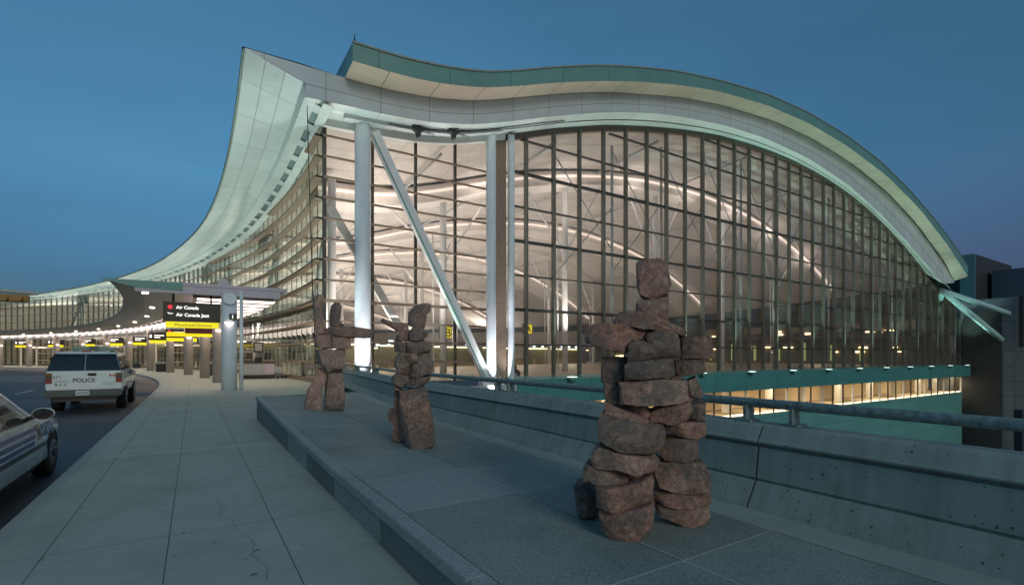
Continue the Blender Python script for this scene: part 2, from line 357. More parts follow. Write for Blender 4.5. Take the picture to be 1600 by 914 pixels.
zG = smooth_table([(6.4, 15.02), (8.4, 15.12), (12.1, 15.38), (14.8, 15.9), (17.4, 16.7), (19.0, 17.21), (23.1, 18.67), (25.7, 19.43), (28.2, 20.17), (30.6, 20.72), (33.3, 21.33), (38.3, 22.28), (43.4, 22.99), (48.5, 23.35), (51.1, 23.45), (55.9, 23.48), (61.1, 23.2), (66.1, 22.7), (71.1, 21.92), (76.3, 20.76), (81.3, 19.38), (86.3, 17.75), (91.5, 15.71), (97.1, 13.12), (101.1, 11.4), (109.7, 7.9)], .9)
YB, YA = 28.0, 26.4
AMAX = 116.0
arange = lambda a, b, st: [a+(b-a)*i/max(1, int(round((b-a)/st))) for i in range(int(round((b-a)/st))+1)]

# ------------------------------------------------------------------ terminal
T = thing('terminal_building', 'long glass airport terminal with sweeping wave roof and lit hall behind grey mullions', 'building', (6.35, Y0, 0))
def part(mb, name, mat, parent=None, **kw):
    o = mb.build(name, mat, **kw); p = parent or T
    o.parent = p
    w = Matrix.Identity(4)
    q = p
    loc = Vector((0, 0, 0))
    while q: loc += q.location; q = q.parent
    o.location = -loc
    return o
xs = arange(7.0, 99.8, 1.0)
# --- end fascia of the lower roof
mb = MB()
X = [2.15, 2.6, 3.2, 4.0, 4.95]
low = {2.15: 16.95, 2.6: 16.82, 3.2: 16.62, 4.0: 16.36, 4.95: 16.05}
for i in range(len(X)-1):
    a, b = X[i], X[i+1]
    mb.face([(a, YB, low[a]), (b, YB, low[b]), (b, YB, zC(b)), (a, YB, zC(a))], [(a, 0), (b, 0), (b, .7), (a, .7)])
xf = arange(4.95, 95.0, .9)
P = [[(x, YB, zE(x)) for x in xf], [(x, YB, zE(x)+(zC(x)-zE(x))*.42) for x in xf], [(x, YB, zC(x)) for x in xf]]
mb.grid(P, [[(x, 0.002) for x in xf], [(x, .752) for x in xf], [(x, 1.48) for x in xf]])
mb.face([(95, YB, zE(95)), (99.6, YB, 13.0), (95, YB, zC(95))], [(95, 0.1), (99, .5), (95, .7)])
part(mb, 'end_fascia', M['greyf'], smooth=False)
# --- lower soffit between the fascia and the glass, with its groove
mb = MB()
xl = arange(5.0, 95.0, 1.0)
def gx(x): return min(x+ (x-5)*.045, 109)            # the soffit leans along the curve
P, U = [], []
for k in range(5):
    t = k/4
    P.append([(x, YB+(30.3-YB)*t, zE(x)*(1-t)+(zG(max(6.4, x))+.30)*t) for x in xl]); U.append([(x, .02+2.3*t) for x in xl])
mb.grid(P, U)
part(mb, 'soffit', M['soffit'], smooth=True)
mb = MB()
for t, w in ((.52, .06),):
    P = []
    for q, dz in ((t-w/2, -.02), (t+w/2, -.02)):
        P.append([(x, YB+2.3*q, zE(x)*(1-q)+(zG(max(6.4, x))+.30)*q+dz) for x in arange(12.0, 94.5, 1.0)])
    mb.grid(P)
part(mb, 'soffit_groove', M['dark'])
# --- upper roof: beige soffit, teal fascia, end cap
mb = MB(); xu = arange(7.0, 99.4, .9)
mb.grid([[(x, YB+.01, zC(x)-.03) for x in xu], [(x, YA, zB(x)) for x in xu]], [[(x, 0) for x in xu], [(x, 1.6) for x in xu]])
part(mb, 'upper_soffit', M['beige'], smooth=True)
mb = MB()
mb.grid([[(x, YA, zB(x)) for x in xu], [(x, YA, zA(x)) for x in xu]], [[(x, 0) for x in xu], [(x, 1) for x in xu]])
xe = xu[-1]
mb.face([(7.0, YA, zB(7)), (7.0, YA, zA(7)), (7.0, YB+6, zA(7)), (7.0, YB+6, zC(7)), (7.0, YB, zC(7))])
mb.face([(xe, YA, zB(xe)), (xe, YA, zA(xe)), (xe, YB+3, zA(xe)), (xe, YB+3, zC(xe)-.6)])
part(mb, 'upper_fascia', M['teal'])
mb = MB()
mb.grid([[(x, YA-.05, zA(x)-.04) for x in xu], [(x, YA-.05, zA(x)+.07) for x in xu], [(x, YA+.15, zA(x)+.07) for x in xu]])
part(mb, 'roof_trim', M['edge'])
# --- roof skin swept round the crescent
def drop(a): return zg(0)-zg(max(a, 0))
def flat(a): return 1-.62*min(1, max(0, (a-45)/45))
def fl(z, a, ref): return ref+(z-ref)*flat(a)
def sag(a, x): return max(0, 3.0*min(1, max(0, a)/30)*math.exp(-((x-7)/14)**2))
mb = MB(); al = [-4.0+.0, -2, 0]+arange(4, AMAX, 4)
xr = arange(7.0, 99.4, 2.4)
mb.grid([[arc(x-6.35, a, fl(zA(x)-drop(a)+.02-sag(a, x), a, zA(7)-drop(a)-sag(a, 7))) for x in xr] for a in al])
xr2 = arange(99.4, 112, 3)
mb.grid([[arc(x-6.35, a, fl(zA(99.4)-drop(a)-(x-99.4)*.35, a, zA(7)-drop(a)-sag(a, 7))) for x in xr2] for a in al if a >= 0])
part(mb, 'roof_skin', M['roof'], smooth=True)
# --- prow: the cantilever over the kerb
ap = [-2.4, -1.6, -.8, 0]+arange(1.5, AMAX, 1.5)
def hstep(a): return .72-.60*min(1, max(0, (a+2.4)/20))
def pz(a): return zg(a)+.22
mb = MB(); P, U = [], []
for a in ap:
    zi = pz(a)+hstep(a); row, ur = [], []
    for k in range(5):
        t = k/4; row.append(arc(-1.45-2.75*t, a, zi*(1-t)+zo(a)*t)); ur.append((a, .01+2.85*t))
    P.append(row); U.append(ur)
mb.grid(P, U); part(mb, 'prow_soffit', M['prow'], smooth=True)
mb = MB()
mb.grid([[arc(-1.40, a, pz(a)), arc(-1.45, a, pz(a)+hstep(a))] for a in ap], [[(a, .1), (a, .6)] for a in ap])
mb.grid([[arc(-1.40, a, pz(a)), arc(-.82, a, pz(a)-.05)] for a in ap], [[(a, .1), (a, .6)] for a in ap])
mb.grid([[arc(-.48, a, zg(a)+.07), arc(0.0, a, zg(a)-.02)] for a in ap], [[(a, .1), (a, .6)] for a in ap])
part(mb, 'lower_prow_soffit', M['soffit'])
mb = MB()
mb.grid([[arc(-.84, a, pz(a)+.06), arc(-.46, a, zg(a)+.16)] for a in ap]); part(mb, 'soffit_slot', M['slot'])
mb = MB()
for a in arange(-1.5, 90, 2.2):
    mb = MB(); mb.beam(arc(-.82, a, pz(a)-.02), arc(-.48, a, zg(a)+.10), .9, .05); part(mb, 'slot_bar', M['soffit'])
mb = MB(); 
mb.grid([[arc(-4.2, a, zo(a)-.0), arc(-4.32, a, zo(a)-.16), arc(-4.34, a, zo(a)+.02), arc(-4.1, a, zo(a)+.03)] for a in ap]); part(mb, 'roof_edge', M['edge'])
bl = lambda a: min(1, max(0, (a-1)/8))
mb = MB()
mb.grid([[arc(-4.1, a, zo(a)+.03), arc(-1.5, a, max(zo(a)+.04, pz(a)+hstep(a)+.3)), arc(.65, a, (zC(7)-.02)*(1-bl(a))+bl(a)*(zA(7)-drop(a)+.02-sag(a, 7)))] for a in ap]); part(mb, 'prow_top', M['greyf'], smooth=True)
# --- end curtain wall (arched): glass, mullions, transoms
W1 = thing('end_curtain_wall', None, None); W1.parent = T
xg = arange(19.4, 109.6, .8)
mb = MB(); mb.grid([[(x, Y0, .2) for x in xg], [(x, Y0, zG(x)+.1) for x in xg]], [[(x, .2) for x in xg], [(x, zG(x)+.1) for x in xg]]); part(mb, 'glass', M['glass'], W1)
SP = 2.545
for i in range(36):
    x = 20.55+SP*i; mb = MB(); mb.box(x-.095, x+.095, Y0-.36, Y0-.02, .2, zG(x)+.12); part(mb, 'mullion', M['mull'], W1)
for z in (2.48, 5.05, 7.55, 10.05, 12.55, 15.05, 17.5, 20.05, 22.5):
    xa = [x for x in xg if zG(x) > z+.1]; 
    mb = MB(); h = .11 if z in (5.05, 10.05, 15.05) else .055
    mb.box(max(19.4, xa[0]), xa[-1], Y0-.13, Y0+.06, z-h, z+h); part(mb, 'transom', M['mulld'], W1)
mb = MB(); xh = arange(18.0, 101, .8)
mb.grid([[(x, Y0-.30, zG(x)-.12) for x in xh], [(x, Y0-.32, zG(x)+.32) for x in xh]])
mb.grid([[(x, Y0-.30, zG(x)-.12) for x in xh], [(x, Y0+.1, zG(x)-.10) for x in xh]]); part(mb, 'header', M['header'], W1)
# --- end curtain wall, narrow bay by the corner
W2 = thing('corner_curtain_wall', None, None); W2.parent = T
x2 = arange(6.35, 18.0, .6)
mb = MB(); mb.grid([[(x, Y0, 0) for x in x2], [(x, Y0, zG(x)+.1) for x in x2]], [[(x, 0) for x in x2], [(x, zG(x)+.1) for x in x2]]); part(mb, 'glass', M['glass'], W2)
for x, w in ((6.42, .10), (9.25, .07), (12.05, .07), (14.87, .07), (17.5, .07)):
    mb = MB(); mb.box(x-w, x+w, Y0-.12, Y0+.1, 0, zG(x)+.1); part(mb, 'mullion', M['mulld'], W2)
ZL = [1.30+1.2*k for k in range(12)]
for z in ZL:
    h = .10 if abs(z-4.9) < .1 else .062
    mb = MB(); mb.box(6.35, 17.4, Y0-.22, Y0-.13, z-h, z+h); part(mb, 'transom', M['ledge'], W2)
mb = MB(); xh = arange(6.3, 18.6, .5)
mb.grid([[(x, Y0-.45, zG(x)-.08) for x in xh], [(x, Y0-.5, zG(x)+.35) for x in xh]])
mb.grid([[(x, Y0-.45, zG(x)-.08) for x in xh], [(x, Y0+.05, zG(x)-.05) for x in xh]]); part(mb, 'header', M['soffit'], W2)
# --- kerbside curtain wall
W3 = thing('kerbside_curtain_wall', None, None); W3.parent = T
av = arange(0, AMAX, 1.5)
mb = MB(); mb.grid([[arc(0, a, 0) for a in av], [arc(0, a, zg(a)) for a in av]]); part(mb, 'glass', M['glassl'], W3)
for a in av[1:]:
    mb = MB(); p, q = arc(.15 if a > 30 else 0, a, 0), arc(-.12 if a > 30 else -.2, a, 0); mb.beam((*p[:2], 0), (*p[:2], zg(a)), (.06 if a > 30 else .03), (.20 if a > 30 else .05), up=(q[0]-p[0], q[1]-p[1], 0)); part(mb, 'mullion', M['mull'] if a > 30 else M['mullk'], W3)
for z in ZL:
    aa = [a for a in av if zg(a) > z+.2]
    if len(aa) < 2: continue
    mb = MB(); h = .05 if z > 4.5 else .05
    dp = lambda a: .45-.37*min(1, max(0, (a-25)/25))
    mb.grid([[arc(-.02, a, z+h), arc(-dp(a), a, z+h), arc(-dp(a), a, z-h), arc(-.02, a, z-h)] for a in aa], close=True); part(mb, 'sun_ledge', M['ledge'], W3)
mb = MB(); mb.grid([[arc(-.06, a, .02), arc(-.06, a, .30), arc(.05, a, .30)] for a in av]); part(mb, 'base_plinth', M['ledge'], W3)
mb = MB(); mb.grid([[arc(.02, a, 4.6), arc(.02, a, 5.25)] for a in av[1:]]); part(mb, 'spandrel', M['olive'], W3)
# --- big columns and the raking strut of the corner bay
mb = MB(); mb.tube([(8.35, 29.35, -.4), (8.35, 29.35, zG(8.4)+.2)], .45, 28); part(mb, 'column', M['colm'], smooth=True)
mb = MB(); mb.tube([(17.05, 29.3, -6), (17.05, 29.3, zG(17.1)+.2)], .34, 24); part(mb, 'column', M['colm'], smooth=True)
mb = MB(); mb.tube([(19.05, 29.9, -6), (19.05, 29.9, zG(19.1)+.1)], .26, 20); part(mb, 'column', M['colm'], smooth=True)
mb = MB(); mb.box(17.65, 18.75, 30.05, 30.35, -6, zG(18)+.1); part(mb, 'pier', M['ledge'])
mb = MB(); mb.beam((9.0, 29.3, 14.95), (16.75, 29.3, .1), .34, .60, up=(1, 0, .6)); part(mb, 'strut', M['white'], bevel=.02)
mb = MB(); mb.beam((8.83, 29.1, 14.75), (16.55, 29.1, .1), .05, .07, up=(1, 0, .6)); part(mb, 'strut_flange', M['tealed'])
mb = MB(); mb.box(16.2, 17.9, 28.9, 29.6, -3, .1); part(mb, 'strut_foot', M['white'], bevel=.02)
# gutter that runs under the soffit over the corner bay
mb = MB(); xh = arange(7.2, 17.6, .5)
mb.grid([[(x, Y0-1.3, zG(x)+.05), (x, Y0-1.55, zG(x)+.12), (x, Y0-1.55, zG(x)+.36), (x, Y0-1.3, zG(x)+.36)] for x in xh], close=True); part(mb, 'gutter', M['soffit'])
# --- tripod struts at the far end
for p in ((109.6, 24.9, 4.2), (109.6, 24.1, 8.4), (108.5, 33.0, 8.0)):
    mb = MB(); a, b = Vector((99.7, 29.6, 11.9)), Vector(p); mb.tube([a, a.lerp(b, .15), a.lerp(b, .5), a.lerp(b, .85), b], [.36, .42, .44, .42, .36], 14); part(mb, 'raking_prop', M['prop'], smooth=True)
# --- ledge beam, strip windows and wall below the floor line
mb = MB(); xb = [19.4, 108.9]
def uvx(pts): return [(p[0], p[2]) for p in pts]
for q in ([(18.8, 28.7, -1.75), (109.4, 28.7, -1.75), (109.4, 28.7, .0), (18.8, 28.7, .0)], [(18.8, 28.7, .0), (109.4, 28.7, .0), (109.4, Y0, .18), (18.8, Y0, .18)], [(18.8, 28.7, -1.75), (109.4, 28.7, -1.75), (109.4, 29.6, -1.75), (18.8, 29.6, -1.75)],
          [(18.8, 28.7, -1.75), (18.8, 28.7, 0), (18.8, Y0, .18), (18.8, Y0, -1.75)]):
    mb.face(q, uvx(q))
part(mb, 'ledge_beam', M['tealbeam'])
mb = MB(); q = [(18.8, 29.5, -14.0), (108.2, 29.5, -14.0), (108.2, 29.5, -4.35), (18.8, 29.5, -4.35)]; mb.face(q, uvx(q))
part(mb, 'lower_wall', M['tealwall'])
mb = MB(); mb.face([(18.8, 29.5, -4.35), (108.2, 29.5, -4.35), (108.2, 34, -4.35), (18.8, 34, -4.35)]); part(mb, 'room_floor', M['wallin'])
mb = MB(); q = [(14, 28.75, -14.0), (18.8, 28.75, -14.0), (18.8, 28.75, -.3), (14, 28.75, -.3)]; mb.face(q, uvx(q)); part(mb, 'abutment', M['grey'])
W4 = thing('strip_window', None, None); W4.parent = T
mb = MB(); mb.face([(22, 29.6, -4.34), (108.2, 29.6, -4.34), (108.2, 29.6, -1.76), (22, 29.6, -1.76)]); part(mb, 'glass', M['glassr'], W4)
for i in range(34):
    x = 24.0+SP*i; mb = MB(); w = .04 if i % 3 else .09
    mb.box(x-w, x+w, 29.5, 29.66, -4.34, -1.76); part(mb, 'window_bar', M['mulld'] if i % 3 else M['white'], W4)
mb = MB(); mb.box(22, 108.2, 29.68, 29.86, -4.33, -4.22); part(mb, 'light_strip', M['led'], W4)
mb = MB(); q = [(22, 34, -4.3), (108.2, 34, -4.3), (108.2, 34, -1.0), (22, 34, -1.0)]; mb.face(q); mb.face([(22, 29.62, -1.76), (108.2, 29.62, -1.76), (108.2, 34, -1.76), (22, 34, -1.76)]); part(mb, 'room_wall', M['wallin'], W4)
for i, x in enumerate((30, 37, 47, 55, 62, 71, 80, 88, 97, 104)):
    mb = MB(); mb.box(x-.35, x+.35, 31.5, 32.1, -4.3, -1.78); part(mb, 'room_column', M['white'], W4)
# --- floodlights standing on the ledge
FL = [23.5+7.6*i for i in range(12)]
for x in FL:
    mb = MB(); mb.box(x-.34, x+.34, 28.25, 28.72, -.16, .10, top=1.25); mb.beam((x, 28.75, -.2), (x, 28.5, -.2), .1, .1)
    o = part(mb, 'floodlight', M['tealed'], bevel=.02)
    mb = MB(); mb.box(x-.30, x+.30, 28.28, 28.69, .105, .13); part(mb, 'lens', M['flood'], o)

# ------------------------------------------------------------------ inside the hall
mb = MB(); sx = [.1]+arange(2, 103, 3)
fa = [0]+arange(4, AMAX, 4)
mb.grid([[arc(s, a, .03) for s in sx] for a in fa], [[(s, a) for s in sx] for a in fa]); part(mb, 'hall_floor', M['floor'])
cs = [.3]+arange(1.5, 92, 1.5)
def cz(s, a): return fl(zG(6.4+s)+.28-drop(a), a, zG(6.4)+.2-drop(a))
mb = MB(); mb.grid([[arc(s, a, cz(s, a)) for s in cs] for a in [.0, .5]+arange(3, AMAX, 3)], [[(s, a) for s in cs] for a in [.0, .5]+arange(3, AMAX, 3)]); part(mb, 'hall_ceiling', M['ceil'], smooth=True)
ba = arange(0, AMAX, 3)
bn = [a for a in ba if a <= 45]; bf = [a for a in ba if a >= 45]
mb = MB(); mb.grid([[arc(102.8, a, 0) for a in bf], [arc(102.8, a, 12) for a in bf]], [[(a, 0) for a in bf], [(a, 12) for a in bf]]); part(mb, 'far_wall', M['ceil'])
mb = MB(); mb.grid([[arc(102.8, a, 0) for a in bn], [arc(102.8, a, 12) for a in bn]], [[(a, 0) for a in bn], [(a, 12) for a in bn]])
mb.grid([[arc(91.5, a, cz(91.5, a)) for a in ba], [arc(102.8, a, 12) for a in ba]]); part(mb, 'back_wall', M['backwall'])
mb = MB(); mb.grid([[arc(s, AMAX-.5, 0) for s in cs], [arc(s, AMAX-.5, cz(s, AMAX)) for s in cs]]); part(mb, 'hall_end_wall', M['ceil'])
for a0, wd in ((9, 2.6), (24, 3.2), (42, 3.2), (60, 3.2), (80, 3.2)):
    mb = MB(); r1 = arange(1.5, 88, 1.5); dp = 1.5 if wd > 2 else .8
    mb.grid([[arc(s, a0-wd/2, cz(s, a0)-dp), arc(s, a0+wd/2, cz(s, a0)-dp), arc(s, a0+wd/2, cz(s, a0)-.1), arc(s, a0-wd/2, cz(s, a0)-.1)] for s in r1], close=True)
    o = part(mb, 'arch_beam', M['rib'], smooth=False)
    if wd > 2:
        mb = MB(); mb.grid([[arc(s, a0-wd/2-.25, cz(s, a0)-.75), arc(s, a0-wd/2-.05, cz(s, a0)-.75), arc(s, a0-wd/2-.05, cz(s, a0)-.58), arc(s, a0-wd/2-.25, cz(s, a0)-.58)] for s in r1], close=True); part(mb, 'cove_light', M['arc'], o)
# thin longitudinal purlins
for s in (8, 18, 30, 44, 58, 72):
    mb = MB(); mb.tube([arc(s, a, cz(s, a)-.5) for a in arange(1, 100, 4)], .10, 6); part(mb, 'purlin', M['grey'], smooth=True)
for s in (12.5, 27, 42, 57, 72):
    for a in (9, 33, 51):
        mb = MB(); r = .30 if a < 20 else .34; p = arc(s, a, 0); zt = cz(s, a)-1
        mb.tube([(p[0], p[1], .03), (p[0], p[1], zt)], r, 14)
        for ds in (-5.5, 5.5):
            q = arc(s+ds, a, cz(s+ds, a)-.9); mb.tube([(p[0], p[1], zt*.62), q], .12, 8)
        mb.tube([(p[0]-.9, p[1], .03), (p[0]-.9, p[1]+.2, zt*.8)], .07, 6); 
        part(mb, 'hall_column', M['white'], smooth=True)
for a in (6, 21, 36, 51, 66, 81):
    mb = MB(); p = arc(2.0, a, 0); q = arc(2.0, a+7.5, 0)
    mb.tube([(*p[:2], .03), (*p[:2], zg(a)-.3)], .28, 14); mb.beam((*p[:2], zg(a)-1.0), (*q[:2], .05), .25, .5); part(mb, 'hall_column', M['white'], smooth=True)
mb = MB(); mb.beam((7.0, 31.6, 10.8), (13.5, 31.6, .1), .25, .5, up=(1, 0, .6)); part(mb, 'inner_strut', M['white'])
# slender bracing rods behind the arched wall
for i in range(12):
    x = 24+6.2*i
    zt = zG(x)-1
    mb = MB(); mb.tube([(x, Y0+.9, .2), (x, Y0+.9, zt)], .12, 8)
    mb.tube([(x, Y0+.9, zt*.98), (x+6.2, Y0+.9, max(.4, zt*.60))], .05, 6); mb.tube([(x, Y0+.9, zt*.45), (x+6.2, Y0+.9, min(zG(x+6.2)-1, zt*.80))], .05, 6)
    part(mb, 'bracing', M['grey'], smooth=True)
# check-in desks, screens
def desk(s, a, n, label, grp):
    p = arc(s, a, .03); t = thing('check_in_desk', label, 'counter', p, a/RF, grp)
    mb = MB(); mb.box(-4.2, 4.2, 0, .8, 0, 1.1); mb.box(-4.3, 4.3, -.15, .3, 1.1, 1.16); mb.build('counter', M['desk'], t)
    mb = MB(); mb.box(-4.2, 4.2, 2.4, 2.6, 0, 3.0); mb.build('back_panel', M['olive'], t)
    mb = MB(); mb.box(-4.0, 4.0, 2.0, 2.35, 2.95, 3.12); mb.build('lamp', M['lampw'], t)
    for k in range(3):
        mb = MB(); mb.box(-3+k*2.6, -2.1+k*2.6, 1.9, 2.0, 3.3, 3.85); o = mb.build('monitor', M['dark'], t)
        mb = MB(); mb.box(-2.95+k*2.6, -2.15+k*2.6, 1.88, 1.897, 3.34, 3.81); mb.build('screen', M['screen'], o)
    return t
k = 0
names = ['check-in desk with lit monitors {}'.format(w) for w in ('behind the raking white strut', 'beside the seated person', 'just past the second mullion', 'behind the head of the tall stone figure', 'right of the tall stone figure', 'in the middle of the hall', 'in the dim side of the hall', 'near the back wall')]
for (s, a), nm in zip(((12, 28), (24, 31), (35, 33), (47, 34), (59, 34), (70, 35), (36, 48), (52, 52)), names): desk(s, a, 0, nm, 'check-in desks in the hall')
def letter_sign(p, rz, ch, label):
    t = thing('row_sign', label, 'sign', p, rz)
    mb = MB(); mb.tube([(0, 0, 0), (0, 0, 3.4)], .08, 8); mb.build('post', M['dark'], t, smooth=True)
    mb = MB(); mb.box(-.75, .55, -.12, .12, 3.4, 4.6); mb.build('board', M['signblack'], t)
    mb = MB(); mb.box(-.28, .5, -.135, -.122, 3.46, 4.54); mb.build('face', M['yellow'], t)
    text_mesh(ch, 1.15, M['signblack'], t, 'letter', lambda x, y, d: (-.19+x, -.137-d, 3.6+y), width=.58, bold=.015)
    return t
def fromray(u, Y):
    r = (u-800)/FPX; return ((S+C*r)/(C-S*r)*Y, Y)
x, y = fromray(697, 46); letter_sign((x, y, .03), 0, 'B', 'black check-in row sign with yellow letter B behind the raking strut')
x, y = fromray(825, 50); letter_sign((x, y, .9), 0, 'A', 'black check-in row sign with yellow letter A behind the first mullions')
# small warm lights of shops along the back of the hall
for i in range(26):
    a = 2+random.random()*46; z = random.choice([1.6, 2.4, 3.2, 3.4, 6.2, 6.8]); w = random.uniform(.15, .6)
    mb = MB(); p = arc(102.5, a, z); q = arc(102.5, a+w*2, z); mb.beam(p, q, .1, random.uniform(.12, .4)); part(mb, 'shop_light', M['lampy'])
for i in range(9):
    a = 3+i*5.2; mb = MB(); p = arc(102.6, a, 7.2); q = arc(102.6, a+2.4, 7.2); mb.beam(p, q, .12, 1.5); part(mb, 'gallery_window', M['wallin'])
mb = MB(); mb.grid([[arc(99, a, 5.0) for a in bn], [arc(99, a, 5.9) for a in bn]]); mb.grid([[arc(99, a, 5.0) for a in bn], [arc(102.8, a, 5.0) for a in bn]]); part(mb, 'gallery', M['header'])

for i in range(10):
    a = 8+i*2.9; mb = MB(); p = arc(102.4, a, 0); mb.box(p[0]-.05, p[0]+.05, p[1]-.28, p[1]+.28, .6, 3.2+.6*(i % 3)); part(mb, 'lit_panel', M['greenlit'])  # green wall panels, their lit look put in as a faint glow
# ------------------------------------------------------------------ small things on the roof
for (x, y, zb, h, lab) in ((7.15, 26.6, 18.1, .55, 'thin roof spike on the corner of the teal fascia'), (16.1, 26.8, 19.3, .35, 'short lightning rod on the low dip of the roof'), (24.4, 26.8, 22.3, .35, 'short lightning rod on the rising crest of the roof')):
    t = thing('lightning_rod', lab, 'rod', (x, y, zb)); mb = MB(); mb.tube([(0, 0, 0), (0, 0, h)], .022, 6); mb.build('rod', M['dark'], t)
    mb = MB(); mb.tube([(0, 0, -.1), (0, 0, .12 if h < .5 else .38)], [.09 if h > .5 else .05, .03], 8); mb.build('base', M['dark'], t)
# trolleys hanging from the soffit rail
mb = MB(); xr3 = arange(9.7, 23, .6)
mb.tube([(x, 28.75, zE(x)-.14) for x in xr3], .035, 6); part(mb, 'soffit_rail', M['dark'])
for u, lab in ((11.6, 'dark trolley hanging from the soffit rail above the raking strut'), (14.0, 'dark trolley hanging from the soffit rail near the paired columns')):
    z = zE(u)-.15
    t = thing('rail_trolley', lab, 'trolley', (u, 28.75, z), 0, 'trolleys on the soffit rail')
    mb = MB(); mb.prism([(-.42, .02), (.30, .02), (.28, -.16), (.12, -.20), (.06, -.52), (-.10, -.55), (-.16, -.25), (-.40, -.14)], -.16, .16, 'y'); mb.build('body', M['dark'], t)
    mb = MB(); mb.box(.32, .75, -.07, .07, -.17, -.07); mb.tube([(.7, 0, -.12), (1.0, 0, -.12), (1.05, 0, -.30)], .03, 6); mb.build('arm', M['metal'], t)
    mb = MB()
    for xx in (-.3, .2): mb.tube([(xx, -.12, .04), (xx, .12, .04)], .08, 10)
    mb.build('wheels', M['metal'], t)
# wire that hangs beside the corner
mb = MB(); mb.tube([(5.15, 28.6, 15.2), (5.35, 28.6, 8), (5.62, 28.6, .02)], .022, 6); tag(mb.build('downlead_cable', M['black']), 'thin black cable hanging from the soffit beside the glass corner', 'cable')

# ------------------------------------------------------------------ ground, road, kerb, pavement
def bx(y):                                               # foot line of the parapet (x at y)
    pts = [(-14, 3.85), (9.6, 4.25), (12, 4.38), (14, 4.56), (16, 4.80), (18.4, 5.1), (29.6, 6.35)]
    return float(np.interp(y, [p[0] for p in pts], [p[1] for p in pts]))
mb = MB(); mb.face([(-900, -900, -14.0), (900, -900, -14.0), (900, 900, -14.0), (-900, 900, -14.0)]); tag(mb.build('ground', M['ground']), kind='structure')
KX = -1.62                                               # kerb line
KO = KX-6.35
as_ = [-42+2*i for i in range(21)]+arange(2, AMAX+20, 2)
mb = MB()
mb.grid([[arc(-330, a, -.15) if a > 0 else (-330, Y0+a, -.15), arc(KO-40, a, -.15) if a > 0 else (KX-40, Y0+a, -.15), arc(KO-.0, a, -.15)] for a in as_ if a <= 0])
mb.face([(KX, Y0, -.15)] + [arc(KO, a, -.15) for a in arange(2, AMAX+20, 4)] + [(-330, 130, -.15), (-330, Y0, -.15)])
tag(mb.build('road', M['asphalt']), kind='structure')
mb = MB()
mb.grid([[arc(KO, a, -.15), arc(KO+.02, a, -.01), arc(KO+.05, a, 0), arc(KO+.18, a, 0)] for a in as_]); tag(mb.build('kerb', M['kerb']), kind='structure')
mb = MB(); P, U = [], []
for a in as_:
    n = 8; row, ur = [], []
    right = (bx(Y0+a)-.02-6.35) if a < -1 else .3
    for k in range(n+1):
        o = (KO+.18)+(right-KO-.18)*k/n; row.append(arc(o, a, 0)); ur.append((o+6.35+1.08-.885*10+.0, a+11.5))
    P.append(row); U.append(ur)
mb.grid(P, U); tag(mb.build('sidewalk', M['walk']), kind='structure')
mb = MB()
for y in (10.55, 19.4):
    mb.face([(KX+.19, y, .004), (1.2, y, .004), (1.2, y+.13, .004), (KX+.19, y+.13, .004)])
tag(mb.build('expansion_joint', M['caulk']), kind='structure')
mb = MB()
mb.face([(-60, 47, -.146), (KX-.6, 47, -.146), (KX-.6, 60, -.146), (-60, 68, -.146)]); tag(mb.build('concrete_road_strip', M['pale']), kind='structure')
mb = MB()
for (x0, y0, x1, y1) in ((-7.2, 24, -7.2, 27), (-7.2, 33, -7.2, 36), (-10.4, 30, -14.5, 40), (-7.2, 42, -7.2, 45)):
    d = Vector((x1-x0, y1-y0, 0)).normalized(); nrm = Vector((-d.y, d.x, 0))*.07
    mb.face([(x0+nrm.x, y0+nrm.y, -.146), (x0-nrm.x, y0-nrm.y, -.146), (x1-nrm.x, y1-nrm.y, -.146), (x1+nrm.x, y1+nrm.y, -.146)])
tag(mb.build('lane_marking', M['line']), kind='structure')
mb = MB(); c = [(-19.5+3.2*math.cos(t), 56+9*math.sin(t)) for t in arange(-1.4, 1.4, .2)]
mb.grid([[(x, y, -.142), (x-.16, y, -.142)] for x, y in c]); tag(mb.build('yellow_curve_marking', M['yline']), kind='structure')
rg = random.Random(5); mb = MB()
for i in range(46):
    x, y, r_ = rg.uniform(-1.3, 1.3), 3.6+rg.random()**1.6*16, rg.uniform(.008, .03)
    k = rg.randint(6, 9); mb.face([(x+r_*rg.uniform(.6, 1.2)*math.cos(6.283*j/k), y+r_*rg.uniform(.6, 1.3)*math.sin(6.283*j/k), .0035) for j in range(k)])
tag(mb.build('pavement_stains', M['gum']), kind='structure')
mb = MB(); c = [(.46, 4.15), (.50, 4.4), (.42, 4.75), (.46, 5.1), (.36, 5.5), (.33, 5.85), (.22, 6.15), (.26, 6.5), (.2, 6.9)]
c = [(c[i][0]+(c[i+1][0]-c[i][0])*t+.012*math.sin(37*(i+t)), c[i][1]+(c[i+1][1]-c[i][1])*t) for i in range(len(c)-1) for t in (0, .25, .5, .75)]
mb.grid([[(x-.001-.002*random.random(), y, .004), (x+.001+.002*random.random(), y, .004)] for x, y in c]); tag(mb.build('pavement_crack', M['block_dark']), kind='structure')
# traffic island beyond the parked four wheel drive
mb = MB(); pl = [arc(KO-3.1+1.0*math.cos(t), 31+7*math.sin(t), 0)[:2] for t in arange(0, 2*math.pi-.2, .3)]
mb.prism(pl, -.15, 0.0); tag(mb.build('traffic_island', M['kerb']), kind='structure')

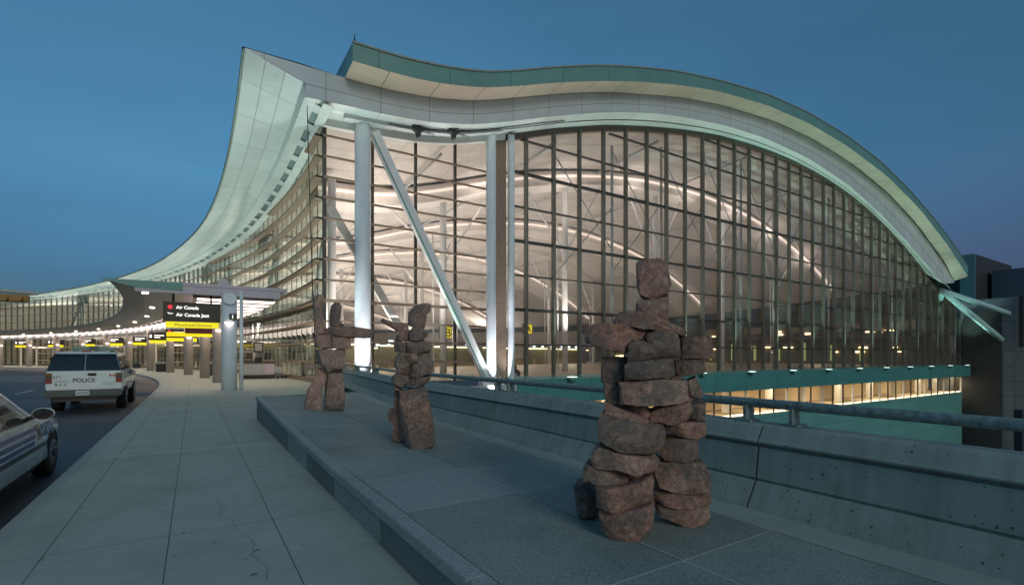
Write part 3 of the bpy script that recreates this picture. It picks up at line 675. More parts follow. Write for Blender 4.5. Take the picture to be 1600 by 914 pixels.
# ------------------------------------------------------------------ plinth of the stone figures
PX0 = 1.38; PZ = .35
def rise(o):                                             # the top climbs a little towards the far end
    for v in o.data.vertices:
        y = v.co.y
        if v.co.z > .06 and y > 7: v.co.z += min(y-7, 7.8)*.034*max(.12, min(1, 1-(v.co.x-1.5)/3.0))
    return o
pl = thing('granite_plinth', 'low wide granite plinth with slab top carrying the three stone figures', 'plinth', (PX0, 2, 0))
def padd(mb, name, mat, parent, **kw):
    o = mb.build(name, mat, parent, **kw); o.location = -parent.location
    return rise(o) if parent.name.split('.')[0] == 'granite_plinth' else o
YE = 14.8
ys = arange(-6, YE, 1.75)
def rx(y): return bx(y)-.36 if y < 4 else bx(y)-.30
mats = ['granite_dark', 'granite', 'granite_dark', 'granite']
for i in range(len(ys)-1):
    mb = MB(); mb.box(PX0+.03, PX0+.12, ys[i]+.006, ys[i+1]-.006, -.02, PZ-.095); padd(mb, 'facing_panel', M[['granite_dark', 'granite', 'granite_dark', 'granite_dark', 'granite_dark', 'granite_dark', 'granite'][i % 7]], pl)
for i in range(0, len(ys)-1):
    mb = MB(); mb.box(PX0, PX0+.15, ys[i]+.004, ys[i+1]-.004, PZ-.09, PZ); padd(mb, 'coping', M['granite_light'], pl, bevel=.008)
# end facing, running obliquely to the parapet
mb = MB(); e1, e2 = (PX0+.03, YE), (bx(18.4)-.02, 18.4)
mb.prism([e1, (e1[0], e1[1]-.1), (e2[0], e2[1]-.1), e2], 0, PZ-.004); padd(mb, 'end_facing', M['granite'], pl)
tops = [(-6, -.6), (-.6, 2.15), (2.15, 4.1), (4.1, 5.35), (5.35, 7.0), (7.0, 9.2), (9.2, 11.9), (11.9, YE)]
tone = ['granite', 'granite', 'granite_b', 'granite_light', 'granite', 'granite_b', 'granite', 'granite_b']
for i, (a, b) in enumerate(tops):
    for j in range(2):
        xa = PX0+.153 if j == 0 else 2.72
        def xb(y): return 2.712 if j == 0 else rx(y)-.005
        mb = MB(); z0, z1 = PZ-.10, PZ-(0.0 if (i+j) % 2 else .003)
        q = [(xa, a+.002), (xb(a), a+.002), (xb(b), b-.002), (xa, b-.002)]
        if i == len(tops)-1: q = [(xa, a+.004), (xb(a), a+.004), (e2[0]-.3 if j else xb(b), 18.0 if j else 15.9), (xa, 14.85 if not j else 15.9)]
        mb.prism(q, z0, z1); padd(mb, 'paving_slab', M[tone[(i+3*j) % 8] if not (i == 3 and j == 0) else 'granite_light'], pl)
mb = MB()
for a, b in tops[1:6]: mb.face([(PX0+.16, a-.007, PZ+.0015), (rx(a)-.01, a-.007, PZ+.0015), (rx(a)-.01, a+.007, PZ+.0015), (PX0+.16, a+.007, PZ+.0015)])
mb.face([(2.709, -6, PZ+.0025), (2.723, -6, PZ+.0025), (2.723, 5.3, PZ+.0025), (2.709, 5.3, PZ+.0025)]); padd(mb, 'pointing', M['caulk'], pl)
mb = MB(); yy = arange(-6, 18, 1)
mb.grid([[(rx(y), y, PZ-.002), (bx(y)+.02, y, PZ-.002)] for y in yy]); padd(mb, 'concrete_margin', M['kerb'], pl)

# ------------------------------------------------------------------ concrete parapet in segments, and its handrail
prof = [(0, -.02), (.03, .04), (.145, .220), (.172, .224), (.172, .238), (.152, .246), (.196, .520), (.232, .526), (.232, .538), (.178, .556), (.173, .572), (.190, .590), (.258, .700), (.280, .718), (.50, .718), (.53, .69), (.55, -.4)]
seg_y = [-12.0, -7.1, -2.25, 2.6, 7.45, 12.3, 17.15, 21.2, 25.1, 29.0]
labs = ['pitted concrete parapet segment behind the camera', 'pitted concrete parapet segment beside the camera', 'pitted concrete parapet segment running out of frame past the tallest stone figure', 'concrete parapet segment directly behind the tallest stone figure',
        'concrete parapet segment behind the middle stone figure, ending at the paired columns', 'concrete parapet segment between the middle stone figure and the far one with a raised arm', 'concrete parapet segment just past the end of the plinth', 'concrete parapet segment before the big round column', 'last concrete parapet segment at the glass corner']
def zb(y): return PZ if y < 17.2 else .45
for i in range(len(seg_y)-1):
    a, b = seg_y[i]+.009, seg_y[i+1]-.009
    t = thing('concrete_parapet', labs[i], 'parapet', (bx((a+b)/2), (a+b)/2, 0), 0, 'concrete parapet segments')
    mb = MB(); yl = arange(a, b, .65)
    mb.grid([[(bx(y)+x, y, PZ+z if z > -.1 else -.6) for x, z in prof] for y in yl], [[(y, x) for x, z in prof] for y in yl])
    mb.face([(bx(a)+x, a, PZ+z if z > -.1 else -.6) for x, z in prof]); mb.face([(bx(b)+x, b, PZ+z if z > -.1 else -.6) for x, z in prof][::-1])
    padd(mb, 'body', M['barrier'], t)
rt = thing('handrail', 'round galvanised handrail along the top of the concrete parapet', 'handrail', (bx(8)+.39, 8, PZ+.72))
mb = MB(); mb.tube([(bx(y)+.39, y, PZ+.90) for y in arange(-11, 29, 1.0)], .044, 14); padd(mb, 'rail', M['rail'], rt, smooth=True)
for y in seg_y[1:]:
    for d in (-.22, .22):
        if y+d > 28.9: continue
        mb = MB(); xx = bx(y+d)+.39; mb.box(xx-.07, xx+.07, y+d-.015, y+d+.015, PZ+.72, PZ+.88); mb.box(xx-.085, xx+.085, y+d-.07, y+d+.07, PZ+.721, PZ+.74); padd(mb, 'post', M['rail'], rt)
t = thing('dark_fence_post', 'slim dark post standing beyond the parapet at the edge of the photo', 'post', (8.35, 1.75, -1))
mb = MB(); mb.box(-.035, .035, -.035, .035, 0, 2.05); mb.build('post', M['dark'], t); mb = MB(); mb.beam((-.0, 0, 1.98), (1.2, -.9, 1.98), .03, .03); mb.build('rail', M['dark'], t)

# ------------------------------------------------------------------ concrete building and plant rooms beyond
def simple(name, label, cat, loc): return thing(name, label, cat, loc)
t = simple('concrete_building', 'grey concrete block building with a dark inset wall where the white props end', 'building', (109.8, 28, -14.0))
mb = MB()
for q in ([(110, 34, -14.0), (110, 0, -14.0), (110, 0, 11.0), (110, 34, 11.0)], [(110, 0, 11), (150, 0, 11), (150, 34, 11), (110, 34, 11)], [(110, 0, -14.0), (150, 0, -14.0), (150, 0, 11), (110, 0, 11)]): mb.face(q, [(p[1]-p[0], p[2]) for p in q])
padd(mb, 'wall', M['block'], t)
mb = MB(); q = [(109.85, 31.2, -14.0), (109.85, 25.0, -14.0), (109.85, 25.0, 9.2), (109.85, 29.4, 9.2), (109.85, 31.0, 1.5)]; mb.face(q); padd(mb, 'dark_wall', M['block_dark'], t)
mb = MB(); mb.box(109.7, 109.85, 22.5, 23.0, 3, 11); padd(mb, 'downpipe', M['dark'], t)
t = simple('plant_tower', 'tall dark plant tower with a bright teal corner strip beyond the roof end', 'building', (118, 32, 11))
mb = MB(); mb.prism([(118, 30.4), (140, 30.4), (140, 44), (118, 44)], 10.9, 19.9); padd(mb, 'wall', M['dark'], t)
mb = MB(); mb.box(117.8, 118.0, 30.3, 32.4, 10.9, 19.95); padd(mb, 'corner_strip', M['teal'], t)
t = simple('plant_room', 'blue grey plant room box on top of the concrete building', 'building', (125, 25, 11))
mb = MB(); mb.box(125, 146, 12, 29.8, 10.95, 17.4); padd(mb, 'wall', M['grey'], t); bpy.data.objects[t.children[0].name].data.materials[0] = paint('plant_room_metal', (.13, .16, .19), .5, .3)

# ------------------------------------------------------------------ kerbside canopy
cp = thing('kerbside_canopy', 'flat canopy over the pavement with lit beams, round columns and a pointed outer edge', 'canopy', (1.45, 28, 0))
ca = [-2.4, 0]+arange(3, AMAX, 3)
def oe(a): return -9.55-.25*math.sin(min(1, max(0, a/40))*math.pi)
mb = MB()
mb.grid([[arc(-7.2, a, 4.98), arc(-2.3, a, 4.98), arc(-2.3, a, 5.14), arc(-7.2, a, 5.14)] for a in ca], [[(a, 0), (a, 4.9), (a, 5), (a, 9.9)] for a in ca], close=True)
mb.face([arc(-7.2, -2.4, 4.98), arc(-2.3, -2.4, 4.98), arc(-2.3, -2.4, 5.14), arc(-7.2, -2.4, 5.14)]); padd(mb, 'roof_slab', M['purple'], cp)
mb = MB()
mb.grid([[arc(-7.2, a, 4.62), arc(oe(a)+1.0, a, 4.74), arc(oe(a), a, 5.02), arc(oe(a), a, 5.08), arc(-7.2, a, 5.10)] for a in ca], [[(a, 0), (a, 1.6), (a, 2.4), (a, 2.5), (a, 4)] for a in ca])
padd(mb, 'outer_soffit', M['csoff'], cp, smooth=False)
mb = MB(); a = -2.42
mb.face([arc(-6.8, a, 4.72), arc(oe(a)+1.0, a, 4.76), arc(oe(a)-.35, a, 5.10), arc(-6.8, a, 5.10)])
mb.grid([[arc(oe(a)+.02, a, 5.0), arc(oe(a)-.03, a, 5.12)] for a in ca]); padd(mb, 'edge_trim', M['tealed'], cp)
for i, a in enumerate([-2.35]+arange(-.2, 100, 2.4)):
    mb = MB(); p, q = arc(-6.4 if i else -8.6, a, 4.78), arc(-2.6, a, 4.78); mb.beam(p, q, .10, .26 if i else .36); padd(mb, 'cross_beam', M['purple'] if i == 0 else M['stubcol'], cp)
for i, a in enumerate(arange(.9, 97, 2.4)):
    mb = MB(); mb.beam(arc(-6.2, a, 4.70), arc(-2.5, a, 4.70), 1.1, .05); padd(mb, 'light_tube', M['tube'], cp)
mb = MB(); CO = 1.45-6.35
mb.tube([arc(CO, a, 4.42) for a in [-3.02, 0]+arange(2, 100, 2)], .27, 24); padd(mb, 'tube_beam', M['colm'], cp)
for i, a in enumerate([-2.5]+[6.2+8.3*k for k in range(12)]):
    p = arc(CO, a, 0); mb = MB(); mb.tube([(p[0], p[1], 0), (p[0], p[1], 4.7)], .345, 24); o = padd(mb, 'column', M['colm'] if i == 0 else M['stubcol'], cp, smooth=True)
    mb = MB(); q = arc(CO-.02, a-.40, 3.28)
    mb.tube([(q[0], q[1], 3.20), (q[0], q[1], 3.30)], [.16, .20], 14); l = mb.build('lamp', M['tube'], o)
    if i == 0:
        mb = MB(); mb.box(p[0]-.02, p[0]+.30, p[1]-.40, p[1]-.36, 3.42, 3.72); k = mb.build('number_plate', M['signgreen'], o)
        text_mesh('1', .26, M['signwhite'], k, 'number', lambda x, y, d: (p[0]+.06+x, p[1]-.402-d, 3.48+y))
mb = MB(); mb.tube([(1.98, 28.0, 0), (1.98, 28.0, 4.9)], .085, 12); padd(mb, 'downpipe', M['colm'], cp, smooth=True)
mb = MB(); mb.tube([(1.3, 30.0, 5.48), (1.3, 30.3, 5.48)], .26, 18); mb.tube([(1.3, 30.15, 5.1), (1.3, 30.15, 5.4)], .05, 8); padd(mb, 'roof_vent', M['grey'], cp)
for a in arange(-1.2, 92, 9):
    mb = MB(); p = arc(-8.3, a, 4.70); mb.tube([(p[0], p[1], 4.62), (p[0], p[1], 4.70)], .13, 12); lamp('SPOT', (p[0], p[1], 4.55), (p[0], p[1], 0), 70, (1, .80, .78), .1, 110); padd(mb, 'downlight', M['disc'], cp)
# ------------------------------------------------------------------ hanging signs
def hang_sign(p, rz, w, hb, hy, lines, foot, label, group, first=False, logo=False):
    t = thing('hanging_sign', label, 'sign', p, rz, group)
    z = .0
    mb = MB(); mb.box(-w/2, w/2, -.09, .09, hy+.02, hy+hb); mb.build('black_panel', M['signblack'], t)
    mb = MB(); mb.box(-w/2+.1, w/2-.08, -.07, .07, 0, hy+.015); mb.build('yellow_panel', M['yellow'], t)
    for x in (-w*.33, w*.33):
        mb = MB(); mb.box(x-.04, x+.04, -.03, .03, hy+hb, 4.9-p[2]); mb.build('hanger', M['dark'], t)
    n = len(lines)
    for i, (s, sz, ww) in enumerate(lines):
        zz = hy+hb*(.66-.37*i) if first else hy+hb*(.60-.38*i)
        x0 = -w/2+w*.22
        text_mesh(s, sz, M['signwhite'], t, 'lettering', lambda x, y, d: (x0+x, -.091-d, zz+y), width=ww, bold=.003)
    if logo:
        mb = MB(); mb.tube([(-w/2+w*.12, -.10, hy+hb*.74), (-w/2+w*.12, -.095, hy+hb*.74)], .095 if first else .12, 20); mb.build('red_emblem', M['red'], t)
        if first:
            mb = MB(); c = (-w/2+w*.12, hy+hb*.40)
            mb.prism([(c[0]-.11, c[1]+.05), (c[0]-.05, c[1]), (c[0]+.11, c[1]), (c[0]+.11, c[1]+.03), (c[0]-.02, c[1]+.03), (c[0]-.09, c[1]+.07)], -.10, -.095, 'y'); mb.build('white_emblem', M['signwhite'], t)
    else:
        mb = MB(); mb.box(-w/2+.1, -w/2+.28, -.1, -.092, hy+hb*.35, hy+hb*.75); mb.build('arrow_symbol', M['signwhite'], t)
    if not lines:
        for k, (q, wq) in enumerate(((.62, .45), (.34, .28))):
            mb = MB(); mb.box(-w*.24, -w*.24+w*wq, -.096, -.091, hy+hb*q, hy+hb*(q+.12)); mb.build('white_line', M['signwhite'], t)
    if foot: text_mesh(foot, hy*.75, M['signblack'], t, 'lettering', lambda x, y, d: (x-(w*.31), -.071-d, hy*.26+y), width=w*.64)
    return t
hang_sign((-.06, 28.9, 3.04), 0, 2.36, .96, .27, [('Air Canada', .22, .92), ('Air Canada Jazz', .22, 1.36)], 'Montreal/Ottawa', 'large black sign reading Air Canada and Air Canada Jazz above a yellow strip', 'hanging signs under the canopy', True, True)
far = [(284, 46, 2.5, True, 'black and yellow hanging sign with red emblem, partly hidden below the large near sign'), (249, 53, 1.9, False, 'narrow black and yellow hanging sign left of the one with a red emblem'), (219, 62, 2.2, False, 'black and yellow hanging sign above the dark mirror of the four wheel drive'), (179, 66, 1.9, True, 'black and yellow hanging sign with a red mark, just right of the roof lights'),
       (136, 71, 1.9, False, 'black and yellow hanging sign directly above the roof lights of the four wheel drive'), (87, 76, 1.9, False, 'black and yellow hanging sign left of the roof lights, above the far columns'), (35, 80, 1.9, False, 'leftmost of the black and yellow hanging signs above the far columns')]
for u, d, w, lg, lab in far:
    r = (u-800)/FPX; p = ((S+C*r)*d, (C-S*r)*d); rz = math.atan2(p[1]-Y0, p[0]-CX)
    hang_sign((p[0], p[1], 3.0), rz*.6, w, .78, .30, [('Departures', .2, w*.42), ('Gates', .2, w*.25)] if False else [], None, lab, 'hanging signs under the canopy', False, lg)
t = thing('hanging_board', 'dark red board with pale lettering hung under the canopy behind the large sign', 'sign', (.35, 40.5, 3.2), 0.03)
mb = MB(); mb.box(-.85, .85, -.08, .08, 0, .75); mb.build('board', M['redpanel'], t)
mb = MB(); mb.box(-1.9, 2.1, -.05, .05, -.22, .08); mb.build('yellow_bar', M['yellow'], t)
for x in (-.6, .6):
    mb = MB(); mb.box(x-.03, x+.03, -.03, .03, .75, 1.7); mb.build('hanger', M['dark'], t)
t = thing('round_number_sign', 'small pale sign box on the column below the yellow bars', 'sign', (.62, 47.0, 2.75), 0.1)
mb = MB(); mb.box(-.32, .32, -.3, -.2, 0, .5); mb.build('board', M['white'], t)
text_mesh('E3', .34, M['signblack'], t, 'lettering', lambda x, y, d: (x-.22, -.302-d, .12+y), width=.44)

# ------------------------------------------------------------------ entrance porch, trolley pen, information post, bins, people
def porch(a, label):
    p = arc(0, a, 0); t = thing('entrance_porch', label, 'porch', p, a/RF, 'entrance porches')
    for (x0, x1, y0, y1, z0, z1) in ((-2.4, -2.22, -2.2, -2.02, 0, 3.1), (-2.4, -2.22, 2.02, 2.2, 0, 3.1), (-.18, -.0, -2.2, -2.02, 0, 3.1), (-2.4, 0, -2.21, -2.03, 3.0, 3.2), (-2.41, -2.2, -2.2, 2.2, 3.0, 3.21), (-2.38, 0, -2.17, -2.07, 2.0, 2.08), (-2.38, 0, -2.17, -2.07, .9, .98)):
        mb = MB(); mb.box(x0, x1, y0, y1, z0, z1); mb.build('frame', M['white'], t)
    mb = MB(); mb.face([(-2.3, -2.1, 0), (-.1, -2.1, 0), (-.1, -2.1, 3), (-2.3, -2.1, 3)]); mb.face([(-2.3, -2.1, 0), (-2.3, 2.1, 0), (-2.3, 2.1, 3), (-2.3, -2.1, 3)]); mb.build('glass', M['glassr'], t)
    mb = MB(); mb.box(-2.3, -.1, -2.0, 2.0, 3.0, 3.1); mb.build('ceiling', M['white'], t)
    mb = MB(); mb.box(-1.6, -.6, -1.5, 1.5, 2.93, 2.98); mb.build('lamp', M['tube'], t); return t
porch(23, 'white framed glass entrance porch behind the trolley pen')
porch(45, 'white framed glass entrance porch far along the curve, first beyond the columns')
porch(66, 'white framed glass entrance porch far along the curve, above the white police vehicle')
porch(87, 'white framed glass entrance porch at the far end of the curve')
t = thing('trolley_pen', 'low grey counter shaped trolley pen with pale side panels beside the glass wall', 'counter', (4.0, 41.5, 0), -.05)
mb = MB(); mb.box(-1.1, 1.05, -1.0, 1.4, .28, 1.15); mb.build('body', M['stubcol'], t)
mb = MB(); mb.box(-1.2, 1.15, -1.1, 1.5, 1.15, 1.23); mb.build('top', M['black'], t)
mb = MB(); mb.box(-1.18, 1.1, -1.06, 1.45, .04, .28); mb.build('skirt', M['dark'], t)
for i, (x, m) in enumerate(((-.95, 'grey'), (-.35, 'grey'), (.42, 'pinkbox'))):
    mb = MB(); mb.box(x-.0, x+(.52 if i < 2 else .62), -1.03, -1.003, .34, 1.1); mb.build('side_panel', M[m], t)
mb = MB(); mb.box(-.2, .3, -.3, .2, 1.23, 1.55); mb.build('coin_box', M['black'], t)
t = thing('luggage_trolley', 'steel luggage trolley parked at the end of the trolley pen', 'trolley', (5.45, 40.7, 0), .2)
mb = MB()
for q in ([(-.3, -.3, .25), (.3, -.3, .25), (.3, .5, .25), (-.3, .5, .25), (-.3, -.3, .25)], [(-.3, .5, .25), (-.28, .62, 1.02), (.28, .62, 1.02), (.3, .5, .25)], [(-.29, .56, .6), (.29, .56, .6)]): mb.tube(q, .035, 6)
mb.build('frame', M['metal'], t); mb = MB(); mb.box(-.28, .28, .50, .58, .4, .85); mb.build('panel', M['grey'], t)
for x, y in ((-.28, -.25), (.28, -.25), (-.28, .45), (.28, .45)):
    mb = MB(); mb.tube([(x-.03, y, .1), (x+.03, y, .1)], .1, 12); mb.build('wheel', M['tyre'], t)
t = thing('information_post', 'small square framed notice on a slim post above the trolley pen', 'sign', (4.35, 44.5, 0), 0)
mb = MB(); mb.tube([(0, 0, 0), (0, 0, 2.0)], .04, 8); mb.build('post', M['metal'], t)
mb = MB(); mb.box(-.36, .36, -.05, .05, 1.95, 2.75); mb.build('frame', M['dark'], t); mb = MB(); mb.box(-.26, .26, -.06, -.052, 2.06, 2.64); mb.build('notice', M['stubcol'], t)
for (u, d, h, w, lab) in ((325, 42, 1.15, .8, 'grey waste bin standing between two canopy columns'), (252, 52, 1.0, .9, 'grey waste bin beside the dark figure under the canopy')):
    r = (u-800)/FPX; t = thing('waste_bin', lab, 'bin', ((S+C*r)*d, (C-S*r)*d, 0), .2, 'waste bins')
    mb = MB(); mb.box(-w/2, w/2, -w/2, w/2, 0, h*.85); mb.build('body', M['dark'], t, bevel=.03); mb = MB(); mb.box(-w/2-.03, w/2+.03, -w/2-.03, w/2+.03, h*.85, h); mb.build('lid', M['grey'], t, bevel=.02)
def person(name_label, loc, rz, pose='stand'):
    J = {'pel': (0, 0, .95), 'wai': (0, 0, 1.12), 'che': (0, .02, 1.32), 'nk': (0, 0, 1.50), 'hd': (0, -.02, 1.60), 'top': (0, -.01, 1.72)}
    for s in (-1, 1):
        J[f'hip{s}'] = (s*.09, 0, .90); J[f'kn{s}'] = (s*.10, -.03, .50); J[f'an{s}'] = (s*.11, .02, .09); J[f'to{s}'] = (s*.13, -.17, .05)
        J[f'sh{s}'] = (s*.19, .02, 1.42); J[f'el{s}'] = (s*.24, .03, 1.15); J[f'wr{s}'] = (s*.23, -.08, .92); J[f'fi{s}'] = (s*.22, -.12, .80)
        if pose == 'sit':
            J[f'kn{s}'] = (s*.11, -.42, .98-.02); J[f'an{s}'] = (s*.11, -.44, .54); J[f'to{s}'] = (s*.12, -.62, .50); J[f'wr{s}'] = (s*.16, -.22, 1.03); J[f'fi{s}'] = (s*.14, -.32, 1.02)
    dz = -.49 if pose == 'sit' else 0
    E_ = [('pel', 'wai'), ('wai', 'che'), ('che', 'nk'), ('nk', 'hd'), ('hd', 'top')]
    for s in (-1, 1): E_ += [('pel', f'hip{s}'), (f'hip{s}', f'kn{s}'), (f'kn{s}', f'an{s}'), (f'an{s}', f'to{s}'), ('che', f'sh{s}'), (f'sh{s}', f'el{s}'), (f'el{s}', f'wr{s}'), (f'wr{s}', f'fi{s}')]
    rad = {'pel': .15, 'wai': .13, 'che': .16, 'nk': .06, 'hd': .095, 'top': .085, 'hip': .10, 'kn': .065, 'an': .05, 'to': .04, 'sh': .075, 'el': .05, 'wr': .035, 'fi': .03}
    ks = list(J); me = bpy.data.meshes.new('person'); me.from_pydata([(J[k][0], J[k][1], J[k][2]+dz) for k in ks], [(ks.index(a), ks.index(b)) for a, b in E_], [])
    o = bpy.data.objects.new('person', me); col.objects.link(o)
    m = o.modifiers.new('s', 'SKIN'); sv = me.skin_vertices[0].data
    for i, k in enumerate(ks):
        r = rad[k.rstrip('-1')]; sv[i].radius = (r, r*.8 if k in ('pel', 'wai', 'che') else r); sv[i].use_root = (k == 'pel')
    o.modifiers.new('u', 'SUBSURF').levels = 1
    me2 = bpy.data.meshes.new_from_object(o.evaluated_get(bpy.context.evaluated_depsgraph_get())); o.modifiers.clear(); o.data = me2
    me2.materials.clear()
    for mm in ('skin', 'coat', 'trous', 'black'): me2.materials.append(M[mm])
    for p in me2.polygons:
        z = p.center.z-dz; p.use_smooth = True
        p.material_index = 3 if z > 1.63 or (z > 1.55 and p.center.y > .02) else (0 if z > 1.48 or (abs(p.center.x) > .17 and z < .88 and pose == 'stand') else (1 if z > .93 else 2))
    o.location = loc; o.rotation_euler = (0, 0, rz); return tag(o, name_label, 'person')
def at(u, d, z=0):
    r = (u-800)/FPX; return ((S+C*r)*d, (C-S*r)*d, z)
person('person in a dark coat standing between the canopy columns', at(267, 56), 0)
person('person in dark clothes standing left of the police vehicle under the far canopy', at(81, 78), .6)
pp = at(803, 38.6, .03); person('person in dark clothes seated inside the glass by the paired columns', pp, .4, 'sit')
t = thing('bench', 'low dark bench inside the glass under the seated person', 'bench', (pp[0], pp[1]+.1, .03), .4)
mb = MB(); mb.box(-.9, .9, -.25, .3, .30, .36); mb.build('seat', M['dark'], t); mb = MB(); mb.box(-.9, .9, .27, .33, .38, .85); mb.build('backrest', M['dark'], t)
for x in (-.7, .7):
    mb = MB(); mb.box(x-.04, x+.04, -.2, .28, 0, .30); mb.build('leg', M['metal'], t)
# traffic signal on a mast arm
t = thing('traffic_signal', 'amber housed traffic signal lying along a grey mast arm at the edge of the photo', 'traffic light', (-11.75, 27.4, -.15))
mb = MB(); mb.tube([(0, 0, 0), (0, 0, 4.6)], .13, 12); mb.tube([(0, 0, 4.58), (6.3, .6, 4.42)], [.11, .08], 10); mb.build('mast', M['grey'], t)
mb = MB(); mb.box(4.6, 6.05, .35, .65, 4.02, 4.32); o = mb.build('housing', M['amber'], t, bevel=.04)
for i in range(3):
    mb = MB(); x = 4.9+i*.43; mb.tube([(x, .34, 4.17), (x, .22, 4.17)], [.13, .14], 14); mb.build('hood', M['amber'], o)

# ------------------------------------------------------------------ vehicles
def loft_car(t, stations, belt, hwf, zb, name='body'):
    mb = MB(); rings = []
    for (y, zt, ws) in stations:
        h = lambda z: hwf(z)*ws
        b = min(belt, zt-.03)
        up = [(h(.40)-.06, zb), (h(.5), zb+.10), (h(.72), .72 if zt > .8 else zt*.8), (h(b-.10), max(b-.10, zb+.2)), (h(b), b)]
        if zt > belt+.06: up += [(h((b+zt)/2), (b+zt)/2), (h(zt-.07), zt-.07), (h(zt)-.09, zt-.012), (h(zt)*.5, zt+.012)]
        else: up += [(h(b)-.01, b+(zt-b)*.4), (h(b)-.04, b+(zt-b)*.7), (h(b)-.12, zt), (h(b)*.5, zt+.012)]
        ring = [(0, y, zb)]+[(x, y, z) for x, z in up]+[(0, y, zt+.016)]+[(-x, y, z) for x, z in up[::-1]]
        rings.append(ring)
    mb.grid(rings, close=True); mb.face(rings[0][::-1]); mb.face(rings[-1])
    return mb.build(name, M['carw'], t, smooth=False, bevel=0)
def side_patch(t, name, mat, quad, hwf, sides=(1, -1), off=.006, nz=4, ny=4):
    """quad: (y,z) corners bottom-back, bottom-front, top-front, top-back laid on the body side"""
    out = []
    for s in sides:
        mb = MB(); P = []
        for i in range(nz+1):
            w = i/nz; row = []
            for j in range(ny+1):
                v = j/ny
                yb = quad[0][0]*(1-v)+quad[1][0]*v; zb_ = quad[0][1]*(1-v)+quad[1][1]*v
                yt = quad[3][0]*(1-v)+quad[2][0]*v; zt = quad[3][1]*(1-v)+quad[2][1]*v
                y, z = yb*(1-w)+yt*w, zb_*(1-w)+zt*w
                row.append((s*(hwf(z)+off), y, z))
            P.append(row)
        mb.grid(P); out.append(mb.build(name, mat, t, recalc=True))
    return out
def wheel(t, x, y, r, w=.24):
    s = 1 if x > 0 else -1
    mb = MB(); mb.tube([(x-s*w, y, r), (x-s*w*.95, y, r), (x-s*.03, y, r), (x, y, r)], [r*.92, r, r, r*.93], 32, cap=True)
    o = mb.build('tyre', M['tyre'], t)
    mb = MB(); mb.tube([(x-.01*s, y, r), (x+.006*s, y, r)], [r*.62, r*.60], 24); k = mb.build('rim', M['rim'], o)
    mb = MB()
    for i in range(8):
        a = i*math.pi/4; mb.tube([(x+.004*s, y+math.cos(a)*r*.42, r+math.sin(a)*r*.42), (x+.010*s, y+math.cos(a)*r*.42, r+math.sin(a)*r*.42)], r*.09, 10)
    mb.tube([(x+.004*s, y, r), (x+.03*s, y, r)], [r*.2, r*.16], 14); mb.build('hub', M['dark'], o)
def arch(t, x, y, r, hwf, off=.004):
    s = 1 if x > 0 else -1; mb = MB(); z0 = r*.93
    P0 = [(s*(hwf(.5)+off), y, z0)]; ring = [(y+math.cos(a)*r*1.17, z0+math.sin(a)*r*1.17) for a in arange(-.35, math.pi+.35, .2)]
    for i in range(len(ring)-1):
        mb.face([(s*(hwf(.5)+off), y, z0), (s*(hwf(max(.45, ring[i][1]))+off), *ring[i]), (s*(hwf(max(.45, ring[i+1][1]))+off), *ring[i+1])])
    mb.build('wheel_arch', M['tyre'], t)

# police four wheel drive
sv = thing('police_four_wheel_drive', 'white police four wheel drive seen from behind with blue POLICE lettering and roof lights', 'police car', (-3.02, 21.25, -.15), 0)
def hs(z): return .90+.085*min(1, max(0, (z-.42)/.25)) if z < .67 else (.985 if z < 1.0 else .985-.03*(z-1.0)/.22 if z < 1.22 else .955-.27*(z-1.22))
st = [(.06, 1.14, .97), (.09, 1.22, .985), (.16, 1.42, .985), (.25, 1.66, .985), (.33, 1.80, .985), (.45, 1.86, 1), (1.2, 1.885, 1), (2.2, 1.88, 1), (2.95, 1.84, 1), (3.15, 1.74, 1), (3.72, 1.27, 1), (3.85, 1.20, 1), (4.7, 1.14, .985), (4.98, 1.02, .95), (5.06, .80, .9)]
loft_car(sv, st, 1.22, hs, .40)
for q in (((.14, 1.25), (1.28, 1.25), (1.22, 1.76), (.36, 1.76)), ((1.36, 1.28), (2.25, 1.28), (2.20, 1.76), (1.32, 1.76)), ((2.33, 1.28), (3.30, 1.28), (2.92, 1.74), (2.30, 1.76))):
    side_patch(sv, 'side_window', M['cargl'], q, hs)
def tail(x, z, o=0):                              # points on the tailgate glass
    pts = [(.09, 1.22), (.16, 1.42), (.25, 1.66), (.33, 1.80)]
    y = float(np.interp(z, [p[1] for p in pts], [p[0] for p in pts])); return (x, y-.012-o, z+.004)
for s, nm in ((-1, 'rear_window'), (1, 'rear_window')):
    mb = MB(); zs_ = [1.235, 1.42, 1.66, 1.79]
    mb.grid([[tail(s*.006, z), tail(s*(hs(z)*.985-.008), z)] for z in zs_]); mb.build(nm, M['cargl'], sv)
yr = .052
mb = MB(); mb.box(-.80, -.004, yr-.004, yr, .67, 1.215); mb.build('tailgate', M['carw'], sv); mb = MB(); mb.box(.004, .80, yr-.004, yr, .67, 1.215); mb.build('tailgate', M['carw'], sv)
for s in (-1, 1):
    x0, x1 = (.80, .965) if s > 0 else (-.965, -.80)
    mb = MB(); mb.box(x0, x1, yr-.015, yr+.12, .84, 1.17); l = mb.build('tail_light', M['taild'], sv)
    mb = MB(); mb.box(x0+.01, x1-.01, yr-.022, yr-.016, .85, .99); mb.box(x0+.01, x1-.01, yr-.0225, yr-.0165, .90, .99); mb.build('brake_lens', M['tailr'], l)
    mb = MB(); mb.box(x0+.01, x1-.01, yr-.021, yr-.016, 1.08, 1.16); mb.build('turn_lens', M['taila'], l)
mb = MB(); mb.box(-.97, .97, -.10, .12, .40, .63); o = mb.build('bumper', M['chrome'], sv, bevel=.04)
mb = MB(); mb.box(-.80, .80, .1, 4.8, .24, .40); mb.build('underbody', M['black'], sv)  # black underbody box that closes the view beneath the body
mb = MB(); mb.box(-.20, .14, -.115, -.102, .45, .60); o = mb.build('licence_plate', M['plate'], sv)
